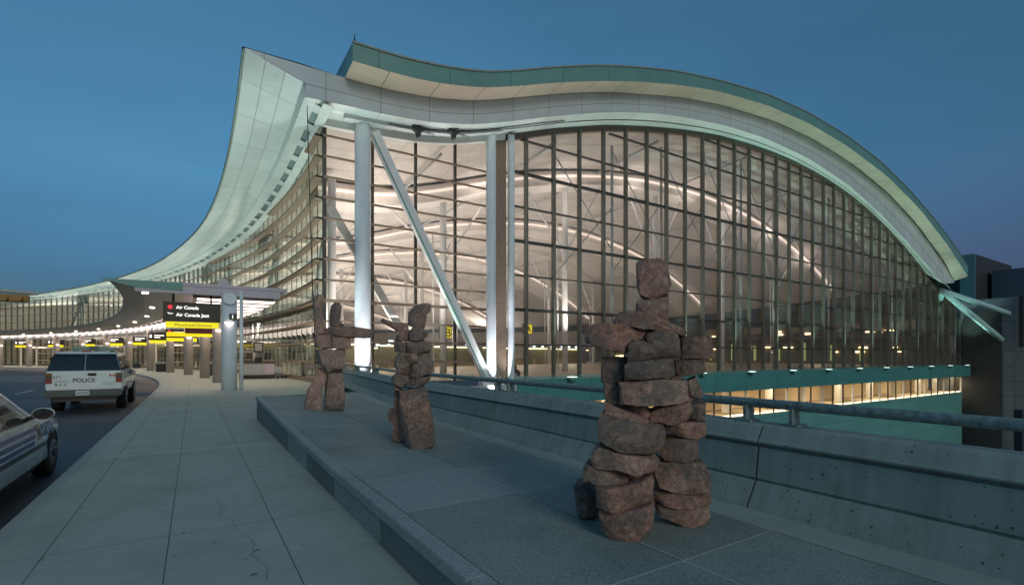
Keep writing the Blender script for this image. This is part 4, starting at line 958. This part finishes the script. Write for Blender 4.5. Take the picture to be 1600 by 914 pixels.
text_mesh('BXKA 597', .085, M['blue'], o, 'lettering', lambda x, y, d: (-.17+x, -.117-d, .495+y), width=.28)
mb = MB(); mb.box(.08, .30, yr-.035, yr, 1.07, 1.16); mb.build('door_handle', M['black'], sv, bevel=.02)
P_ = lambda x0, z0: (lambda x, y, d: (x0+x, yr-.006-d, z0+y))
text_mesh('POLICE', .18, M['blue'], sv, 'lettering', P_(-.30, .87), width=.56, bold=.004)
text_mesh('271', .14, M['blue'], sv, 'lettering', P_(-.79, .99), width=.19)
text_mesh('EMERGENCY', .05, M['green'], sv, 'lettering', P_(-.77, .885), width=.38)
text_mesh('9-1-1', .12, M['green'], sv, 'lettering', P_(-.74, .76), width=.27, bold=.004)
mb = MB(); mb.box(.44, .79, yr-.009, yr-.005, .835, .845); mb.box(.44, .79, yr-.009, yr-.005, .78, .79); mb.build('green_line', M['green'], sv)
mb = MB(); mb.box(.63, .68, yr-.012, yr-.006, 1.04, 1.12); mb.box(.74, .79, yr-.012, yr-.006, 1.04, 1.12)
mb.prism([(.71, 1.05), (.735, 1.08), (.71, 1.11), (.685, 1.08)], yr-.012, yr-.006, 'y'); mb.build('flag', M['flagred'], sv)
mb = MB(); mb.box(-.6, .66, 1.75, 2.1, 1.925, 2.06); o = mb.build('roof_light_bar', M['lens'], sv, bevel=.04)
mb = MB(); mb.box(-.12, .14, 1.735, 2.11, 1.93, 2.075); mb.build('centre_block', M['chrome'], o)
for x in (-.5, .5):
    mb = MB(); mb.box(x-.05, x+.05, 1.8, 2.05, 1.87, 1.93); mb.build('mount', M['black'], o)
mb = MB(); mb.box(-.12, .12, .40, .46, 1.865, 1.90); mb.build('high_brake_light', M['tailr'], sv)
for s in (-1, 1):
    mb = MB(); mb.box(s*1.02-.02 if s > 0 else -1.24, s*1.02+.24 if s > 0 else -1.0, 3.1, 3.22, 1.24, 1.43); m_ = mb.build('wing_mirror', M['black'], sv, bevel=.03)
    for y in (1.28, 4.08): arch(sv, s, y, .39, hs)
    for y in (1.28, 4.08): wheel(sv, s*.985, y, .40, .27)
for s in (1,):
    side_patch(sv, 'green_stripe', M['green'], ((.5, .98), (4.6, .98), (4.6, 1.0), (.5, 1.0)), hs, (1,), .005, 1, 12)
    text_mesh('POLICE', .2, M['blue'], sv, 'lettering', lambda x, y, d: (hs(1.08+y)+.006+d, 2.45+x, 1.04+y), width=.75)
    for y in (1.9, 2.8):
        mb = MB(); mb.box(hs(1.1), hs(1.1)+.03, y, y+.2, 1.09, 1.13); mb.build('side_handle', M['black'], sv)
    side_patch(sv, 'side_moulding', M['chrome'], ((1.8, .72), (3.6, .72), (3.6, .79), (1.8, .79)), hs, (1,), .008, 1, 6)

for o in sv.children:
    if o.name.split('.')[0] != 'tyre': o.location.z += .11
# police saloon
sd = thing('police_saloon', 'white police saloon with dark blue stripes and POLICE on its front wing', 'police car', (-2.80, 6.06, -.15), 0)
def hd(z): return .86+.07*min(1, max(0, (z-.22)/.28)) if z < .5 else (.93 if z < .72 else .93-.05*(z-.72)/.22 if z < .94 else .88-.42*(z-.94))
sy = [(0, .70, .92), (.08, .88, .95), (.5, .98, .99), (.95, 1.02, 1), (1.15, 1.12, 1), (1.7, 1.38, 1), (1.95, 1.43, 1), (2.3, 1.455, 1), (2.6, 1.44, 1), (2.75, 1.40, 1), (3.25, 1.16, 1), (3.62, .99, 1), (3.8, .955, 1), (4.4, .90, 1), (4.9, .83, .97), (5.15, .74, .90), (5.25, .60, .82)]
loft_car(sd, sy, .94, hd, .22)
for o in sd.children: o.data.polygons.foreach_set('use_smooth', [True]*len(o.data.polygons))
for q in (((1.45, .97), (2.30, .97), (2.28, 1.36), (1.90, 1.34)), ((2.38, .97), (3.42, .97), (2.78, 1.345), (2.38, 1.36))): side_patch(sd, 'side_window', M['cargl'], q, hd, off=.008)
for q in (((2.33, .95), (2.385, .95), (2.385, 1.38), (2.33, 1.38)), ((1.42, .945), (3.5, .945), (3.5, .972), (1.42, .972))): side_patch(sd, 'window_trim', M['black'], q, hd, off=.012)
side_patch(sd, 'windscreen_pillar', M['carw'], ((3.42, .96), (3.58, .96), (2.84, 1.37), (2.75, 1.36)), hd, off=.012)
mb = MB(); mb.grid([[(-.78, 3.60, 1.005), (.78, 3.60, 1.005)], [(-.66, 2.78, 1.405), (.66, 2.78, 1.405)]]); mb.build('windscreen', M['cargl'], sd)
for i, z in enumerate((.83, .74, .65)):
    side_patch(sd, 'blue_stripe', M['blue'], ((.3, z-.045), (3.45-.06*i, z-.045), (3.50-.06*i, z+.012), (.3, z+.012)), hd, (1,), .006, 2, 10)
side_patch(sd, 'crest', M['gold'], ((3.55, .64), (3.72, .64), (3.73, .86), (3.54, .86)), hd, (1,), .007, 2, 2)
side_patch(sd, 'crest_centre', M['blue'], ((3.59, .69), (3.68, .69), (3.69, .80), (3.58, .80)), hd, (1,), .009, 2, 2)
text_mesh('POLICE', .24, M['blue'], sd, 'lettering', lambda x, y, d: (hd(.68+y)+.005+d*.5, 3.78+x, .67+y), width=.66, bold=.008)
text_mesh('POLICE', .24, M['carw'], sd, 'lettering_fill', lambda x, y, d: (hd(.68+y)+.0105+d*.3, 3.785+x, .672+y), width=.655, bold=-.006)
side_patch(sd, 'wing_stripe', M['blue'], ((4.47, .765), (4.68, .755), (4.68, .785), (4.47, .80)), hd, (1,), .006, 2, 4)
side_patch(sd, 'side_moulding', M['black'], ((.6, .52), (4.0, .52), (4.0, .575), (.6, .575)), hd, (1,), .014, 1, 8)
side_patch(sd, 'sill', M['dark'], ((1.9, .22), (4.0, .22), (4.0, .31), (1.9, .31)), hd, (1,), .010, 1, 6)
side_patch(sd, 'door_gap', M['black'], ((3.50, .30), (3.51, .30), (3.52, .94), (3.51, .94)), hd, (1,), .004, 3, 1)
side_patch(sd, 'door_gap', M['black'], ((2.35, .30), (2.36, .30), (2.36, .94), (2.35, .94)), hd, (1,), .004, 3, 1)
def oval(path, rr, sx, sz, cx_, cz_):
    mb = MB(); mb.tube(path, rr, 20)
    mb.V = [(cx_+(v[0]-cx_)*sx, v[1], cz_+(v[2]-cz_)*sz) for v in mb.V]; return mb
o = oval([(1.03, y, 1.04) for y in (3.295, 3.30, 3.36, 3.42, 3.455)], [.088, .094, .09, .065, .02], 1.30, .86, 1.03, 1.04).build('wing_mirror', M['carw'], sd, smooth=True)
oval([(1.03, 3.2935, 1.04), (1.03, 3.288, 1.04)], [.087, .087], 1.30, .86, 1.03, 1.04).build('mirror_glass', M['cargl'], o)
mb = MB(); mb.beam((.84, 3.40, .97), (.95, 3.40, 1.0), .07, .05); mb.build('mirror_arm', M['black'], sd)
for s in (-1, 1):
    for y in (1.45, 4.40): arch(sd, s, y, .345, hd); wheel(sd, s*.938, y, .335, .22)
mb = MB(); mb.box(-.85, .85, 5.0, 5.3, .3, .55); mb.build('bumper', M['carw'], sd, bevel=.06)
for s in (-1, 1):
    mb = MB(); mb.box(s*.72-.14, s*.72+.14, 5.05, 5.22, .60, .72); mb.build('headlight', M['plate'], sd, bevel=.03)

# ------------------------------------------------------------------ stone figures
Rv = Vector((C, -S, 0)); Fv = Vector((S, C, 0))           # the figures face the pavement obliquely
def rock(parent, name, poly, dist, thick, seed, lean=0):
    """poly: outline in metres (x along Rv, z up) standing dist metres along Fv from the world origin"""
    rnd = random.Random(seed)
    pts = [Vector(p) for p in poly]
    per = sum((pts[i]-pts[i-1]).length for i in range(len(pts))); n = 60; out = []
    for i in range(len(pts)):                              # resample, corners slightly worn
        a, b = pts[i], pts[(i+1) % len(pts)]; m = max(2, int(round((b-a).length/per*n)))
        for k in range(m): out.append(a.lerp(b, k/m))
    out = [out[i]*.97+(out[i-1]+out[(i+1) % len(out)])*.015 for i in range(len(out))]
    c = sum(out, Vector((0, 0)))/len(out); size = per/4
    out = [c+(p-c)*1.010+Vector((noise.noise(Vector((p.x*9/size, p.y*9/size, seed*2.1))), noise.noise(Vector((p.x*9/size+40, p.y*9/size, seed*2.1)))))*size*.012 for p in out]
    ts = [-1, -1, -1, -1, -.96, -.8, -.5, -.15, .2, .55, .82, .96, 1, 1, 1, 1]
    ss = [0.02, .35, .70, .95, .975, .99, 1.0, 1.0, 1.0, 1.0, .985, .96, .92, .60, .3, .02]
    tilt = (rnd.uniform(-.22, .22), rnd.uniform(-.22, .22)); rings = []
    for t, s in zip(ts, ss):
        ring = []
        for p in out:
            q = c+(p-c)*s; dy = t*thick/2*(1+tilt[0]*(p.x-c.x)/size*s+tilt[1]*(p.y-c.y)/size*s)
            ring.append(Vector((q.x, dy, q.y)))
        rings.append(ring)
    V = [v for r in rings for v in r]; m = len(out)
    F = [[i*m+j, i*m+(j+1) % m, (i+1)*m+(j+1) % m, (i+1)*m+j] for i in range(len(rings)-1) for j in range(m)]
    F += [list(range(m))[::-1], [(len(rings)-1)*m+j for j in range(m)]]
    cc = Vector((c.x, 0, c.y))
    for v in V: v.x += v.y*lean                             # the block lies turned in plan
    for k in range(14):                                    # chipped faces
        nrm = Vector((rnd.uniform(-1, 1)*.62, rnd.choice((-1, -1, -1, 1))*rnd.uniform(.6, 1), rnd.uniform(-1, 1)*.62)).normalized()
        q = rnd.uniform(.84, .97)
        if k == 0: nrm, q = Vector((rnd.uniform(-.9, -.6), rnd.uniform(-.8, -.5), rnd.uniform(-.25, .1))).normalized(), rnd.uniform(.74, .86)
        if k == 1: nrm, q = Vector((rnd.uniform(-.2, .2), -.8, rnd.uniform(.3, .6))).normalized(), rnd.uniform(.86, .95)
        if k == 2: nrm, q = Vector((rnd.uniform(.0, .35), -1, rnd.uniform(-.15, .15))).normalized(), rnd.uniform(.80, .9)
        sup = max((v-cc).dot(nrm) for v in V); lim = sup*q
        for v in V:
            e = (v-cc).dot(nrm)-lim
            if e > 0: v -= nrm*e
    me = bpy.data.meshes.new(name); me.from_pydata([tuple(v) for v in V], [], F)
    bm = bmesh.new(); bm.from_mesh(me); bmesh.ops.remove_doubles(bm, verts=bm.verts, dist=size*.004); bmesh.ops.recalc_face_normals(bm, faces=bm.faces)
    bmesh.ops.subdivide_edges(bm, edges=[e for e in bm.edges if e.calc_length() > size*.08], cuts=1, use_grid_fill=True)
    bm.normal_update(); off = Vector((seed*3.7, seed*1.3, 0))
    for v in bm.verts:
        d = noise.fractal(v.co*(2.2/size)+off, 1.0, 2.0, 4)*size*.007+(.45-noise.voronoi(v.co*(2.6/size)+off)[0][0])*size*.011+noise.fractal(v.co*(9/size)+off, 1.0, 2.0, 3)*size*.008
        v.co += v.normal*d
    zmin = min(v.co.z for v in bm.verts)
    bm.to_mesh(me); bm.free()
    for p in me.polygons: p.use_smooth = True
    me.set_sharp_from_angle(angle=R(20))
    me.materials.append(M['rock'])
    o = bpy.data.objects.new(name, me); col.objects.link(o); o.parent = parent
    o.matrix_parent_inverse = Matrix.Identity(4)
    o.location = (0, dist, 0)
    return o
def figure(name, label, foot, stones, crop, s, bz, kk):
    """stones: (part, outline on the survey drawing, distance, thickness); the drawing is turned to metres here"""
    foot = (foot[0], foot[1]*kk); stones = [(a, b, c_*kk, e*kk) for a, b, c_, e in stones]
    base = Rv*((foot[0]-800)/FPX*foot[1])+Fv*foot[1]; base.z = bz
    t = thing(name, label, 'stone figure', base, -TH)
    bxm = (foot[0]-800)/FPX*foot[1]
    for i, (nm, pl_, d, th) in enumerate(stones):
        poly = []
        for a, b in pl_:
            u, v = crop[0]+a/s, crop[1]+b/s
            poly.append(((u-800)/FPX*d-bxm, H-(v-V0)/FPX*d-bz))
        if sum(poly[k][0]*poly[(k+1) % len(poly)][1]-poly[(k+1) % len(poly)][0]*poly[k][1] for k in range(len(poly))) < 0: poly = poly[::-1]
        rock(t, nm, poly, d-foot[1], th, i*7+len(stones)*13+1, (foot[0]-800)/FPX)
    return t
K = lambda pts: [((p[0]/1.904+870-890)*2.47, (p[1]/1.904+380-480)*2.47) for p in pts]
D = 3.0
big = [('head_stone', K([(236, 62), (250, 55), (300, 50), (328, 58), (335, 98), (340, 125), (328, 155), (280, 172), (250, 160), (238, 130)]), D, .20),
 ('neck_stone', K([(236, 180), (242, 172), (330, 165), (332, 234), (300, 232), (236, 212)]), D, .20),
 ('collar_slab', K([(165, 240), (185, 208), (205, 203), (270, 212), (370, 253), (385, 265), (380, 280), (340, 265), (260, 260), (225, 252)]), D-.02, .30),
 ('arm_stone', [(66, 90), (80, 70), (130, 64), (250, 75), (298, 95), (275, 130), (222, 178), (150, 165), (68, 137)], D-.03, .30),
 ('body_stone', [(230, 142), (245, 127), (320, 140), (338, 162), (337, 197), (290, 208), (222, 214)], D-.08, .26),
 ('body_stone', [(285, 122), (300, 98), (330, 91), (405, 91), (421, 120), (427, 193), (343, 197), (338, 160), (300, 140)], D-.02, .30),
 ('arm_stone', [(425, 123), (440, 116), (541, 114), (553, 196), (520, 199), (427, 199)], D, .28),
 ('body_stone', [(130, 192), (224, 192), (213, 282), (150, 294), (124, 286)], D+.05, .28),
 ('body_stone', [(212, 222), (230, 211), (396, 194), (402, 252), (380, 265), (235, 282), (213, 278)], D-.05, .32),
 ('body_stone', [(401, 208), (495, 197), (523, 240), (515, 252), (430, 267), (402, 257)], D+.02, .26),
 ('body_stone', [(134, 290), (172, 288), (198, 290), (203, 368), (160, 368), (137, 342)], D+.05, .30),
 ('body_stone', [(195, 288), (240, 284), (350, 274), (452, 279), (452, 352), (420, 364), (300, 374), (198, 370)], D-.05, .36),
 ('body_stone', [(450, 283), (485, 266), (513, 330), (500, 352), (454, 343)], D+.03, .24),
 ('chip_stone', [(345, 274), (360, 266), (385, 268), (383, 280), (350, 282)], D-.05, .12), ('chip_stone', [(388, 270), (410, 262), (430, 268), (425, 282), (392, 282)], D-.05, .12), ('chip_stone', [(440, 352), (458, 344), (475, 350), (470, 366), (445, 366)], D-.02, .12),
 ('body_slab', [(134, 362), (160, 373), (300, 424), (309, 446), (240, 441), (138, 402)], D-.06, .30),
 ('body_stone', [(205, 377), (290, 371), (313, 402), (302, 420), (228, 394)], D, .24),
 ('body_stone', [(300, 402), (370, 368), (466, 363), (472, 387), (450, 427), (410, 447), (308, 437)], D, .32),
 ('body_stone', [(468, 370), (521, 363), (520, 422), (490, 432), (462, 420)], D+.04, .24),
 ('leg_stone', [(113, 430), (128, 404), (200, 418), (360, 448), (369, 490), (347, 547), (300, 558), (200, 543), (118, 492)], D-.06, .38),
 ('leg_stone', [(365, 450), (420, 434), (521, 436), (520, 487), (490, 497), (400, 488), (355, 467)], D+.05, .28),
 ('leg_stone', [(84, 570), (98, 540), (120, 521), (185, 543), (322, 568), (349, 590), (332, 622), (250, 628), (190, 608), (104, 610)], D-.06, .36),
 ('chip_stone', [(285, 560), (325, 552), (328, 574), (300, 574)], D-.05, .16),
 ('leg_stone', [(345, 500), (491, 490), (490, 573), (470, 581), (365, 582), (340, 542)], D+.06, .30),
 ('leg_stone', [(57, 610), (70, 599), (120, 611), (200, 609), (229, 645), (224, 674), (110, 668), (60, 657)], D-.05, .30),
 ('chip_stone', [(228, 640), (235, 626), (285, 630), (280, 652), (232, 654)], D-.06, .16),
 ('leg_stone', [(325, 586), (400, 580), (507, 584), (537, 640), (532, 693), (430, 698), (338, 684), (316, 622)], D+.07, .34),
 ('leg_stone', [(105, 676), (225, 668), (317, 638), (322, 667), (312, 733), (200, 768), (108, 753)], D-.10, .34),
 ('leg_stone', [(325, 700), (440, 693), (536, 690), (542, 737), (520, 748), (410, 755), (326, 727)], D+.08, .32),
 ('foot_stone', [(23, 680), (60, 666), (102, 700), (114, 740), (108, 788), (38, 804)], 3.20, .30),
 ('foot_stone', [(113, 770), (200, 766), (317, 737), (327, 770), (322, 812), (260, 874), (150, 874), (128, 842)], 2.885, .30),
 ('foot_stone', [(326, 738), (415, 756), (527, 743), (537, 790), (520, 812), (450, 827), (336, 782)], 3.10, .30)]
figure('stone_figure', 'tallest stone figure of many stacked rusty blocks with a cube head and short outstretched arms', (1005, 3.0), big, (890, 480), 2.47, .35, 1.3107)
D = 5.75
mid = [('head_stone', [(210, 107), (250, 65), (320, 51), (343, 61), (336, 98), (318, 112), (306, 192), (255, 194), (211, 175)], D, .22),
 ('arm_stone', [(51, 152), (62, 137), (150, 169), (212, 179), (217, 224), (160, 222), (140, 207)], D, .2),
 ('shoulder_stone', [(139, 240), (160, 214), (218, 213), (220, 263), (160, 268), (142, 262)], D, .34), ('shoulder_stone', [(216, 222), (240, 184), (300, 193), (310, 235), (302, 264), (220, 268)], D-.05, .36), ('shoulder_stone', [(298, 213), (326, 218), (323, 242), (300, 247)], D+.05, .2),
 ('body_stone', [(129, 290), (145, 270), (208, 273), (203, 332), (140, 328)], D, .4), ('body_stone', [(198, 290), (230, 270), (326, 266), (347, 300), (336, 328), (203, 334)], D-.04, .42),
 ('body_stone', [(134, 370), (160, 333), (202, 338), (218, 390), (225, 458), (180, 458), (134, 412)], D, .42), ('body_stone', [(193, 336), (262, 333), (264, 388), (199, 391)], D-.10, .3), ('body_stone', [(258, 336), (330, 330), (356, 400), (346, 448), (300, 458), (223, 453), (218, 398), (262, 388)], D, .42),
 ('hip_stone', [(119, 470), (140, 450), (215, 459), (225, 500), (180, 532), (117, 497)], D, .44), ('hip_stone', [(212, 460), (300, 468), (341, 458), (331, 492), (302, 514), (215, 520)], D-.02, .42), ('chip_stone', [(222, 452), (280, 452), (275, 470), (225, 470)], D-.12, .2), ('chip_stone', [(125, 510), (175, 525), (170, 548), (130, 540)], D, .3),
 ('leg_stone', [(133, 538), (172, 540), (180, 650), (198, 805), (186, 834), (120, 827), (117, 800), (130, 750), (99, 710), (101, 660), (135, 650)], 5.95, .34),
 ('leg_stone', [(165, 550), (240, 538), (302, 523), (322, 560), (347, 690), (367, 830), (346, 864), (260, 872), (198, 852), (178, 780), (162, 650)], 5.66, .44)]
figure('stone_figure', 'middle stone figure with a beaked leaning head and one thin raised arm stone', (650, 5.75), mid, (580, 460), 3.655, .352, 1.3085)
D = 9.25
sml = [('arm_stone', [(138, 70), (160, 46), (206, 48), (212, 90), (200, 150), (206, 200), (222, 260), (212, 326), (160, 331), (138, 302), (142, 200), (133, 130)], D, .3),
 ('elbow_stone', [(205, 245), (232, 285), (228, 300), (205, 300)], D+.05, .25),
 ('head_stone', [(261, 130), (285, 106), (321, 104), (337, 140), (330, 200), (322, 262), (352, 266), (350, 277), (252, 288), (248, 200)], D, .3),
 ('arm_stone', [(205, 310), (240, 284), (400, 273), (540, 294), (560, 310), (550, 352), (500, 359), (300, 347), (212, 337)], D-.04, .4),
 ('body_stone', [(138, 380), (155, 333), (262, 334), (262, 434), (180, 428), (143, 423)], D, .5), ('body_stone', [(258, 336), (396, 346), (403, 432), (300, 434), (258, 432)], D, .5),
 ('body_stone', [(148, 438), (362, 438), (367, 500), (347, 578), (230, 583), (173, 547)], D, .52),
 ('leg_stone', [(147, 592), (175, 566), (232, 588), (228, 650), (198, 740), (188, 870), (90, 874), (68, 850), (93, 720), (122, 690)], 9.3, .32),
 ('leg_stone', [(228, 600), (341, 572), (352, 680), (364, 780), (352, 867), (215, 870), (216, 740)], 9.36, .32)]
figure('stone_figure', 'small far stone figure with one arm raised straight up and the other stretched sideways', (520, 9.3), sml, (460, 450), 4.57, .445, 1.2185)

# ------------------------------------------------------------------ light
w = bpy.data.worlds.new('World'); sc.world = w; w.use_nodes = True; nt = w.node_tree
bg = nt.nodes['Background']; sky = nt.nodes.new('ShaderNodeTexSky'); sky.sky_type = 'NISHITA'; sky.sun_disc = False
SE, SR = R(5.0), R(186)
sky.sun_elevation = SE; sky.sun_rotation = SR; sky.ozone_density = 3.9; sky.air_density = 1.0; sky.dust_density = 1.0
tcw = nt.nodes.new('ShaderNodeTexCoord'); sx_ = nt.nodes.new('ShaderNodeSeparateXYZ'); nt.links.new(tcw.outputs['Generated'], sx_.inputs[0])
# dusk: the band over the horizon lies in the earth's shadow, and turns violet towards the east
el = ramp(nt, sx_.outputs[2], [(0.0, (.26, .28, .42)), (.12, (.40, .44, .54)), (.3, (.90, .98, .86)), (.55, (1.2, 1.22, .98))])
east = math_n(nt, 'MULTIPLY', ramp(nt, sx_.outputs[0], [(.45, (0, 0, 0)), (.95, (1, 1, 1))]), ramp(nt, sx_.outputs[2], [(0.02, (1, 1, 1)), (.34, (0, 0, 0))]))
skc = mixc(nt, 1.0, sky.outputs[0], el, 'MULTIPLY')
skc = mixc(nt, math_n(nt, 'MULTIPLY', east, .75), skc, mixc(nt, 1.0, skc, (1.75, .78, 1.0), 'MULTIPLY'))
cm = nt.nodes.new('ShaderNodeMapping'); cm.inputs['Scale'].default_value = (1.2, 1.2, 6); nt.links.new(tcw.outputs['Generated'], cm.inputs[0])
cn = nt.nodes.new('ShaderNodeTexNoise'); cn.inputs['Scale'].default_value = 1.6; cn.inputs['Detail'].default_value = 5; nt.links.new(cm.outputs[0], cn.inputs['Vector'])
skc = mixc(nt, 1.0, skc, ramp(nt, cn.outputs[0], [(.35, (.94, .94, .95)), (.52, (1, 1, 1)), (.68, (1.06, 1.05, 1.03))]), 'MULTIPLY')
nt.links.new(skc, bg.inputs[0]); bg.inputs[1].default_value = .094
sun = bpy.data.objects.new('sun', bpy.data.lights.new('sun', 'SUN')); col.objects.link(sun)
sun.data.energy = .31; sun.data.angle = R(18); sun.data.color = (1, .97, .80)
dv = Vector((math.sin(SR)*math.cos(R(24)), math.cos(SR)*math.cos(R(24)), math.sin(R(24))))   # the glow left by the sun, behind the camera
sun.rotation_euler = dv.to_track_quat('Z', 'Y').to_euler()
WARM = (1, .915, .85); COOL = (.76, 1.0, .92)
# uplights of the hall: area lamps without fixtures, more added where the ceiling stayed dark
for (s, a, p) in ((10, 6, 330), (26, 7, 340), (44, 8, 300), (64, 9, 110), (8, 17, 700), (24, 18, 760), (42, 18, 460), (62, 18, 180), (9, 33, 1100), (26, 34, 1200), (44, 34, 700), (64, 34, 260), (10, 50, 1200), (30, 52, 1300), (52, 50, 700), (10, 66, 1100), (32, 68, 1200), (60, 66, 600), (10, 82, 900), (36, 84, 900), (10, 100, 900), (36, 104, 600), (5, 2.2, 320), (85, 60, 500), (88, 80, 500), (66, 100, 500)):
    q = arc(s, a, 4.2); lamp('AREA', q, (q[0], q[1], 30), p*(.60 if a < 12 else .74 if a < 60 else 1.6), WARM, 2.5)
# unseen lamps without fixtures, added to brighten the first arch
for s in (6, 16, 26, 36, 46, 56, 66, 76):
    q = arc(s, 6.6, cz(s, 9)-3.2); lamp('AREA', q, arc(s, 9.0, cz(s, 9)-.9), 42, WARM, .5)
lamp('AREA', (8.2, 32.6, .5), (9.5, 32.0, 9), 260, WARM, .8)  # added lamp without a fixture, whitens the inner strut
lamp('AREA', (10.5, 36.0, .5), (8.4, 38.5, 9), 200, WARM, .8)  # likewise added, brightens the hall column behind it
# lamps over the check-in desks
for (s, a) in ((14, 26), (28, 29), (46, 31), (62, 32), (40, 46)):
    q = arc(s, a, 4.6); lamp('AREA', q, (q[0], q[1], 0), 130, (1, .92, .74), 3.5)
for a in (10, 24, 38):  # no desks here: lamps added to brighten the dim back of the hall
    q = arc(92, a, 3.8); lamp('AREA', q, (q[0], q[1], 0), 120, (1, .85, .62), 3)
# ledge floods on the arched soffit
for x in FL:
    lamp('SPOT', (x, 28.5, .2), (x+.5, 28.9, zE(min(94, x))), 1700 if x < 40 else 2700 if x < 90 else 1500, COOL if x < 40 else (.58, 1.0, .88), .12, 62, .8)
# floods at the foot of the columns of the corner bay
lamp('SPOT', (7.9, 27.9, -.2), (8.3, 29.2, 9), 620, (1, .97, 1), .15, 80, 1.0)
lamp('SPOT', (16.9, 28.4, -1.5), (17.0, 29.2, 9), 1300, (1, .97, 1), .1, 50)
lamp('SPOT', (18.6, 28.9, -1.5), (18.9, 29.8, 9), 700, (1, .97, 1), .1, 50)
lamp('SPOT', (106.2, 28.9, .2), (106.2, 30.2, 5), 160, (1, .8, .95), .1, 60)
# uplights on the canopy roof washing the prow soffit
for a in [-2.0, 2.5]+arange(8, 90, 7.5):
    q = arc(-5.2, a, 5.25); t_ = arc(-2.6, a, 14); lamp('SPOT', q, t_, 420, COOL, .15, 110, .7)
lamp('SPOT', (7.0, 28.9, .3), (6.2, 28.9, 15), 700, COOL, .1, 40)
lamp('SPOT', (13.0, 28.6, .1), (13.0, 29.0, 15), 700, COOL, .1, 60)
# room behind the strip windows
for x in arange(28, 106, 13): lamp('AREA', (x, 31, -1.85), (x, 31, -9), 115, (1, .82, .56), 8, sy=1.2)

# ------------------------------------------------------------------ render settings
sc.render.engine = 'CYCLES'
cy = sc.cycles; cy.use_denoising = True; cy.max_bounces = 8; cy.transparent_max_bounces = 16; cy.diffuse_bounces = 3; cy.glossy_bounces = 4; cy.sample_clamp_indirect = 4; cy.caustics_reflective = False; cy.caustics_refractive = False
try: cy.denoiser = 'OPENIMAGEDENOISE'
except Exception: pass
vs = sc.view_settings; vs.view_transform = 'Standard'; vs.look = 'None'; vs.exposure = 1.0; vs.gamma = 1; vs.use_curve_mapping = False
